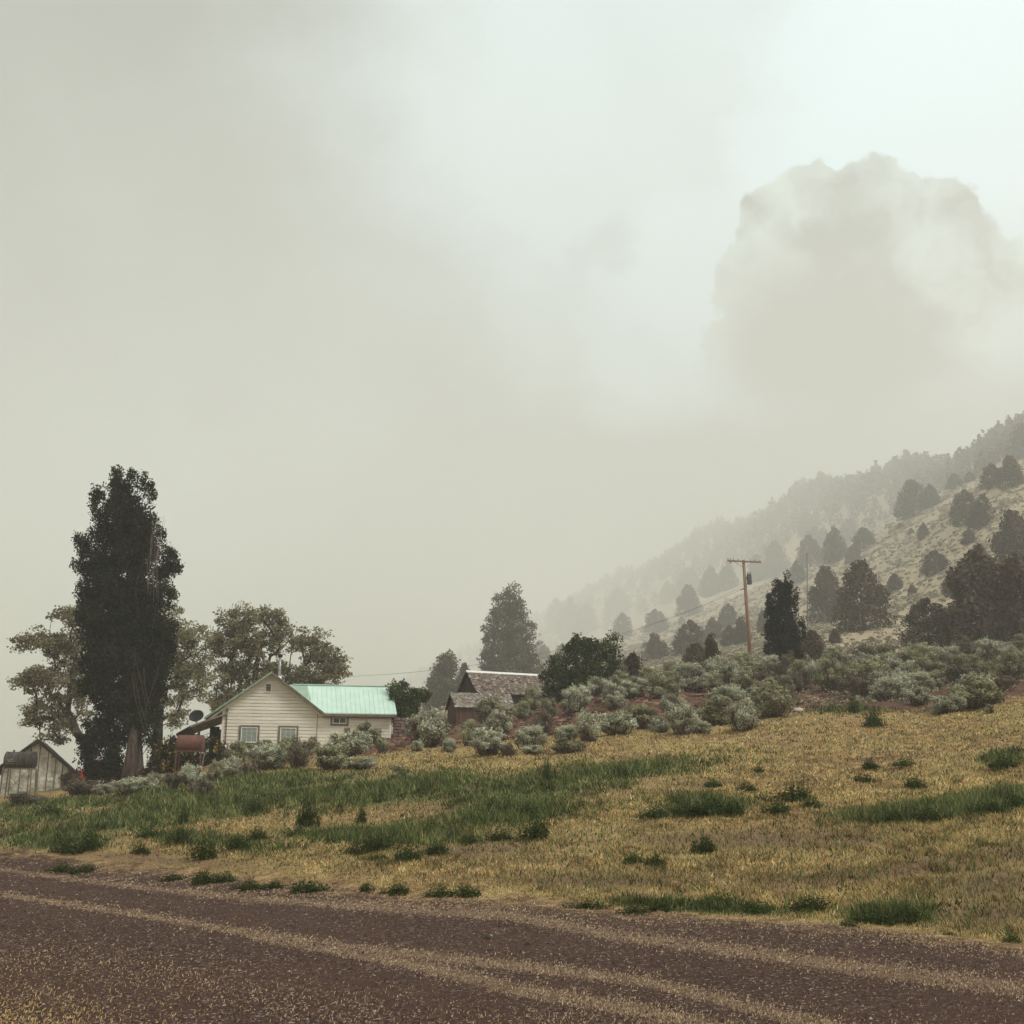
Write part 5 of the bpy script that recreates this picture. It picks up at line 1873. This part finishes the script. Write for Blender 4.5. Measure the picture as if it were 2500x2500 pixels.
# ------------------------------------------------------------------ sagebrush, each shrub a thing
def sage_mesh(seed, leafmat, n=8200, spiky=.0):
    r = np.random.default_rng(500 + seed)
    nb = r.integers(24, 34)
    c, o, tn = [], [], []
    bl = []
    for i in range(nb):
        for _ in range(30):
            a = r.uniform(0, 6.283); e = .20 + r.beta(1.2, 1.5) * 1.25
            rr = r.uniform(.45, 1.12)
            q = np.array([math.cos(a) * math.cos(e) * .40 * rr, math.sin(a) * math.cos(e) * .40 * rr, .10 + .74 * math.sin(e) * rr])
            if all(np.linalg.norm((q - b_) * [1, 1, .7]) > .12 for b_ in bl):
                break
        bl.append(q)
        br_ = r.uniform(.065, .15)
        k = int(n / nb * (br_ / .12) ** 2)
        d = r.normal(size=(k, 3)); d[:, 2] = d[:, 2] * .9 + .35
        d /= np.linalg.norm(d, axis=1, keepdims=True)
        rad = r.uniform(.35, 1, (k, 1)) ** .4
        p = q + d * rad * br_ * np.array([1, 1, 1.25])
        # sprays sticking up
        ns = 14
        sd = r.normal(size=(ns, 3)); sd[:, 2] = np.abs(sd[:, 2]) + .5; sd /= np.linalg.norm(sd, axis=1, keepdims=True)
        tt = np.linspace(.75, 1.0, 7)[None, :, None] + r.uniform(.1, .75, (ns, 1, 1)) * np.linspace(0, 1, 7)[None, :, None]
        ps = (q + sd[:, None] * tt * br_ * np.array([1, 1, 1.25])).reshape(-1, 3) + r.normal(size=(ns * 7, 3)) * .008
        c.append(ps); o.append(np.repeat(sd, 7, 0)); tn.append(np.clip(r.uniform(.3, .9) + r.normal(size=len(ps)) * .15, 0, 1))
        c.append(p); o.append(d)
        tn.append(np.clip(r.uniform(.1, .85) + r.normal(size=k) * .16, 0, 1))
    c = np.concatenate(c); o = np.concatenate(o); tn = np.concatenate(tn)
    c[:, 2] = np.maximum(c[:, 2], .005)
    V, Fq = leaf_quads(c, r.uniform(.030, .060, len(c)), o, 1.3, .5, r, up=1.0)
    me = np_mesh('foliage', V, Fq, leafmat, False, {'tone': ('FACE', tn)})
    segs = []
    for q in bl + bl:
        q = q + r.normal(size=3) * .03
        b0 = np.array([r.normal() * .04, r.normal() * .04, -.05])
        m_ = (b0 + q) / 2 + np.array([q[0] * .25, q[1] * .25, -.06])
        segs += [(b0, .020, m_, .014), (m_, .014, q, .006)]
        for _ in range(5):
            e2 = q + r.normal(size=3) * .09 + np.array([0, 0, .03])
            segs.append((m_ * .35 + q * .65, .006, e2, .002))
    V, Fq = tubes_np(segs, 4)
    ms = np_mesh('stems', V, Fq, M['twig'], False)
    return me, ms


SAGE = {'p': [sage_mesh(i, M['sage_leaf']) for i in range(4)], 'o': [sage_mesh(10 + i, M['sage_olive']) for i in range(3)],
        'b': [sage_mesh(20 + i, M['sage_brown'], 3800) for i in range(2)], 'y': [sage_mesh(30 + i, M['sage_yellow']) for i in range(2)]}
TONE = {'p': 'silvery', 'o': 'olive green', 'b': 'brownish half dry', 'y': 'yellowish green'}

# u, base row, width, height, tone
SHRUBS = [
    (1050, 1822, 142, 92, 'p'), (1018, 1833, 38, 30, 'p'), (1193, 1842, 116, 66, 'p'), (1203, 1775, 100, 66, 'y'), (1218, 1800, 72, 58, 'p'), (1145, 1820, 56, 55, 'o'), (1294, 1828, 86, 50, 'p'), (1297, 1840, 52, 30, 'p'),
    (1275, 1756, 50, 44, 'o'), (1302, 1732, 62, 50, 'o'), (1406, 1740, 96, 66, 'p'), (1467, 1698, 74, 48, 'p'), (1497, 1716, 62, 42, 'p'), (1438, 1810, 66, 66, 'p'), (1381, 1810, 64, 46, 'p'), (1506, 1792, 94, 62, 'p'), (1385, 1836, 84, 34, 'o'),
    (1325, 1795, 54, 52, 'b'), (1345, 1752, 50, 40, 'o'),
    (1645, 1745, 70, 52, 'p'), (1667, 1794, 84, 62, 'p'), (1612, 1788, 56, 40, 'p'), (1715, 1790, 52, 34, 'p'), (1757, 1772, 116, 70, 'o'), (1821, 1784, 80, 72, 'p'), (1883, 1752, 110, 74, 'y'), (1558, 1778, 96, 52, 'o'), (1617, 1704, 92, 50, 'o'), (1532, 1706, 72, 46, 'p'),
    (1773, 1716, 100, 46, 'p'), (1819, 1690, 80, 46, 'y'), (1823, 1656, 104, 38, 'y'), (1920, 1698, 52, 44, 'o'), (1958, 1690, 56, 52, 'b'), (1993, 1672, 66, 54, 'p'), (1697, 1688, 70, 40, 'p'), (1640, 1656, 52, 40, 'y'), (1927, 1648, 50, 52, 'b'), (1580, 1672, 60, 38, 'y'), (1745, 1668, 66, 34, 'p'),
    (2035, 1690, 84, 74, 'o'), (2142, 1664, 88, 48, 'y'), (2180, 1712, 110, 68, 'p'), (2210, 1622, 70, 34, 'y'), (2265, 1670, 80, 60, 'o'), (2312, 1742, 108, 46, 'p'), (2385, 1728, 158, 64, 'o'), (2417, 1742, 32, 22, 'o'), (2413, 1616, 84, 48, 'p'), (2470, 1660, 78, 78, 'o'), (2362, 1632, 56, 34, 'y'), (2296, 1612, 48, 28, 'y'), (2340, 1668, 84, 44, 'b'),
    (2090, 1640, 74, 44, 'p'), (2100, 1702, 90, 50, 'b'), (2240, 1722, 74, 46, 'p'), (2440, 1690, 90, 46, 'b'),
    (850, 1846, 116, 64, 'p'), (897, 1820, 82, 52, 'o'), (590, 1858, 74, 46, 'o'), (650, 1878, 104, 56, 'p'), (730, 1876, 84, 60, 'b'), (807, 1878, 110, 50, 'o'), (876, 1878, 98, 38, 'p'), (566, 1896, 82, 50, 'p'), (644, 1842, 48, 36, 'o'), (764, 1836, 40, 34, 'y'), (698, 1848, 66, 42, 'y'), (560, 1862, 40, 32, 'b'),
    (467, 1915, 60, 44, 'p'), (420, 1926, 48, 44, 'b'), (490, 1944, 60, 42, 'b'), (325, 1938, 104, 40, 'p'), (200, 1942, 116, 38, 'b'), (160, 1925, 46, 36, 'b'), (380, 1920, 46, 34, 'p'), (525, 1908, 50, 40, 'y'), (255, 1938, 60, 30, 'p'), (978, 1902, 58, 34, 'o'), (60, 1962, 90, 26, 'b'), (610, 1895, 50, 34, 'b'),
    (935, 1834, 44, 30, 'y'), (1096, 1836, 50, 32, 'p'), (1240, 1846, 46, 26, 'b'),
]
_fill = []
fr_ = np.random.default_rng(77)
for _try in range(2500):
    if len(_fill) >= 84:
        break
    u = fr_.uniform(1480, 2510)
    v0 = float(polyline_v(u, BRUSH_TOP)); v1 = float(polyline_v(u, BRUSH_FOOT))
    v = fr_.uniform(v0 + 2, v0 + (v1 - v0) * .62)
    if 1530 < u < 1740 and v > 1690:      # keep the bare red dirt open
        continue
    if any(abs(u - a) < (w_ + 50) * .34 and abs(v - b) < 14 for a, b, w_, *_ in SHRUBS + _fill):
        continue
    _fill.append((u, v, fr_.uniform(46, 88), fr_.uniform(30, 48), fr_.choice(['p', 'o', 'y', 'b'], p=[.45, .25, .15, .15])))

ZONES = [(120, 'before the metal shed'), (250, 'between metal shed and dark poplar'), (400, 'at the dark poplar foot'), (545, 'below the rusty tank'), (640, 'under the left house window'), (720, 'under the right tall house window'),
         (800, 'under the gable right corner'), (970, 'below the mint roof'), (1090, 'below the roof end shrub'), (1260, 'before the small red shed'), (1340, 'right of the two sheds'), (1450, 'below the big green bush'),
         (1560, 'right of the big green bush'), (1650, 'above the pale boulder'), (1760, 'left of the utility pole'), (1850, 'at the utility pole foot'), (1960, 'below the small poplar'), (2060, 'by the left fence stump'), (2190, 'below the large full juniper'), (2290, 'by the right fence stump'), (2400, 'under the dark junipers'), (9999, 'at the right edge')]
ORD = ['leftmost', 'second from left', 'third from left', 'fourth from left', 'fifth from left', 'sixth from left', 'seventh from left', 'eighth from left', 'ninth from left', 'tenth from left']


def zone_of(u):
    return next(z_ for lim_, z_ in ZONES if u < lim_)


def unique_labels(items, noun, rowf, tonef):
    """items: (u, v, ...) -> labels naming look, row and place, with the order from the left where several match"""
    cells = {}
    for i, it in enumerate(items):
        cells.setdefault((tonef(it), rowf(it), zone_of(it[0])), []).append(i)
    lab = [''] * len(items)
    for (tn, rw, zn), ids in cells.items():
        ids.sort(key=lambda i: items[i][0])
        for k, i in enumerate(ids):
            pre = f'{ORD[k]} ' if len(ids) > 1 else ''
            lab[i] = f'{pre}{tn} {noun} {rw} {zn}'.replace('  ', ' ')
    return lab


ALL = SHRUBS + _fill


def srow(it):
    u, v = it[0], it[1]
    f = (v - float(polyline_v(u, BRUSH_TOP))) / max(20., float(polyline_v(u, BRUSH_FOOT)) - float(polyline_v(u, BRUSH_TOP)))
    return 'low in the brush' if f > .68 else ('midway up the brush' if f > .34 else 'along the brush top')


def stone_(it):
    sz = 'large' if it[2] > 92 else ('small' if it[2] < 54 else '')
    return f'{sz} {TONE[it[4]]}'.strip()


labs = unique_labels(ALL, 'sagebrush', srow, stone_)
for i, (u, v, wpx, hpx, tn) in enumerate(ALL):
    if u < 560 and v > 1880:
        p = hit(u, v, 30, 75)
    elif 540 <= u < 940:
        p = hit(u, v, 30, 69)
    else:
        p = hit(u, v, 30, 96)
    mp = depth(p) / F
    rt = empty('sagebrush', p - np.array([0, 0, .06]), random.uniform(0, 6.28), labs[i], 'shrub', 'sagebrush along the bank')
    a, b = SAGE[str(tn)][i % len(SAGE[str(tn)])]
    w_ = wpx * mp * 1.10; h_ = hpx * mp * 1.14
    for nm, me in (('foliage', a), ('stems', b)):
        o = link(nm, me, rt)
        o.scale = (w_, w_ * (.8 + .05 * (i % 9)), h_ * (.9 + .04 * (i % 7)))


# ------------------------------------------------------------------ weeds in the dry grass, each a thing
def weed_mesh(seed, tall):
    r = np.random.default_rng(900 + seed)
    n = 900
    a = r.uniform(0, 6.283, n); rr = np.sqrt(r.uniform(0, 1, n)) * .5
    lob = 1 + .3 * np.sin(a * 3 + seed) + .2 * np.sin(a * 7 + 2 * seed)
    x = np.cos(a) * rr * lob; y = np.sin(a) * rr * lob
    hgt = (1 - (rr / .55) ** 2 * .75) * r.uniform(.35, 1.0, n)
    z = hgt * r.uniform(.1, 1, n) ** .7
    c = np.stack([x, y, np.maximum(z, .03)], 1)
    out = c * np.array([1, 1, .6]) + 1e-3
    out /= np.linalg.norm(out, axis=1, keepdims=True)
    V, Fq = leaf_quads(c, r.uniform(.07, .16, n), out, .5, .38, r, up=1.5)
    segs = []
    for k in range(26 if tall else 10):
        b = np.array([r.normal() * .16, r.normal() * .16, 0])
        hh = r.uniform(.9, 1.25) if tall else r.uniform(.7, 1.05)
        segs.append((b, .012, b + np.array([r.normal() * .08, r.normal() * .08, hh]), .004))
    V2, F2 = tubes_np(segs, 4)
    V3 = np.concatenate([V, V2]); F3 = np.concatenate([Fq, F2 + len(V)])
    t = np.concatenate([np.clip(r.normal(.4, .22, len(Fq)), 0, 1), np.full(len(F2), .75)])
    return np_mesh('weed_clump', V3, F3, M['weed_leaf'], False, {'tone': ('FACE', t)})


WEED = [weed_mesh(i, False) for i in range(5)]
WEEDT = [weed_mesh(7, True), weed_mesh(8, True)]
WEEDS = [  # u, base row, width, height, tall stalks
    (150, 2128, 60, 22, 0), (205, 2134, 60, 24, 0), (425, 2152, 60, 20, 0), (498, 2158, 70, 34, 0), (550, 2155, 50, 28, 0), (610, 2174, 70, 28, 0), (670, 2172, 60, 26, 0), (752, 2181, 82, 34, 0), (895, 2178, 42, 24, 0), (967, 2184, 78, 28, 0), (1075, 2190, 66, 28, 0), (1140, 2190, 66, 34, 0),
    (750, 2020, 50, 72, 1), (883, 2010, 28, 40, 1), (438, 2052, 52, 32, 0), (362, 2046, 52, 30, 0), (343, 2085, 42, 26, 0), (498, 2100, 56, 52, 0), (579, 2075, 60, 42, 0), (628, 2052, 42, 32, 0), (728, 2043, 60, 24, 0), (808, 2059, 30, 16, 0), (867, 2085, 42, 26, 0), (922, 2078, 74, 44, 0), (922, 2100, 60, 18, 0), (996, 2100, 68, 36, 0), (1067, 2085, 66, 34, 0), (1145, 2059, 42, 24, 0), (1058, 2036, 84, 24, 0), (1220, 2052, 60, 28, 0),
    (126, 1995, 62, 30, 0), (165, 2085, 70, 38, 0), (220, 2075, 66, 48, 0), (446, 2014, 24, 40, 1), (622, 1982, 40, 30, 0), (1203, 1988, 54, 34, 0), (1310, 2050, 70, 54, 0), (1290, 1995, 50, 34, 0),
    (1720, 2082, 62, 46, 0), (1545, 2110, 50, 32, 0), (1600, 2112, 52, 30, 0), (1735, 1990, 76, 50, 0), (1790, 1990, 66, 38, 0), (1680, 1992, 70, 28, 0), (1600, 1998, 80, 32, 0), (1823, 1932, 60, 22, 0), (1742, 1922, 52, 22, 0), (1942, 1958, 80, 40, 1), (1900, 1985, 84, 30, 0), (1983, 1971, 50, 26, 0), (1852, 1887, 28, 18, 0), (2125, 1878, 44, 28, 0), (2110, 1909, 52, 20, 0), (2234, 1925, 52, 32, 0), (2211, 1870, 58, 18, 0), (2455, 1874, 90, 26, 0),
    (2420, 1985, 80, 30, 0), (2478, 1975, 50, 40, 0), (2190, 2003, 90, 26, 0), (2265, 2003, 90, 30, 0), (1438, 2219, 96, 22, 0), (1550, 2234, 70, 28, 0), (1605, 2226, 70, 28, 0), (1680, 2214, 84, 24, 0), (1760, 2208, 84, 28, 0), (1850, 2226, 92, 26, 0), (1980, 2222, 92, 36, 0), (2073, 2264, 50, 20, 0), (2150, 2254, 90, 34, 0), (2225, 2248, 90, 36, 0), (2470, 2302, 48, 28, 0), (2320, 2284, 28, 14, 0),
    (1290, 2310, 34, 12, 0), (1434, 2302, 20, 10, 0), (1190, 2296, 30, 13, 0), (2135, 1776, 46, 40, 1), (2085, 1742, 30, 46, 1), (1335, 1908, 24, 44, 1), (1650, 1985, 40, 18, 0),
]


def wrow(it):
    u, v = it[0], it[1]
    e = {True: 0, False: 1}
    p = hit(u, v, 8, 80)
    ey = float(edge_y(p[0]))
    if p[1] < ey - 1.2:
        return 'out on the gravel'
    if p[1] < ey + 4.0:
        return 'along the road edge'
    if p[1] < ey + 15:
        return 'on the lower slope'
    return 'on the upper slope'


WZ = [(300, 'below the metal shed'), (420, 'below the dark poplar'), (545, 'straight below the rusty tank'), (700, 'below the left house window'), (800, 'below the right tall window'), (980, 'below the mint roof'), (1150, 'below the shrub beside the roof'), (1350, 'below the barns'),
      (1560, 'below the green bush'), (1700, 'below the pale boulder'), (1860, 'straight below the utility pole'), (2020, 'below the small poplar'), (2200, 'below the left fence stump'), (2330, 'below the right fence stump'), (9999, 'towards the right edge')]
_z0 = ZONES
ZONES = WZ
wl = unique_labels(WEEDS, 'weed clump', wrow, lambda it: ('stalky' if it[4] else ('low spreading' if it[3] < 24 else 'leafy')) + (' broad' if it[2] > 74 else (' little' if it[2] < 44 else '')))
ZONES = _z0
for i, (u, v, wpx, hpx, tl) in enumerate(WEEDS):
    p = hit(u, v, 8, 80); mp = depth(p) / F
    me = WEEDT[i % 2] if tl else WEED[i % 5]
    o = link('weed_clump', me)
    o.location = p - np.array([0, 0, .02]); o.rotation_euler = (0, 0, random.uniform(0, 6.28))
    o.scale = (wpx * mp * 1.15, wpx * mp * .9, hpx * mp * 1.25)
    tag(o, wl[i], 'weed', 'green weed clumps in the dry grass')
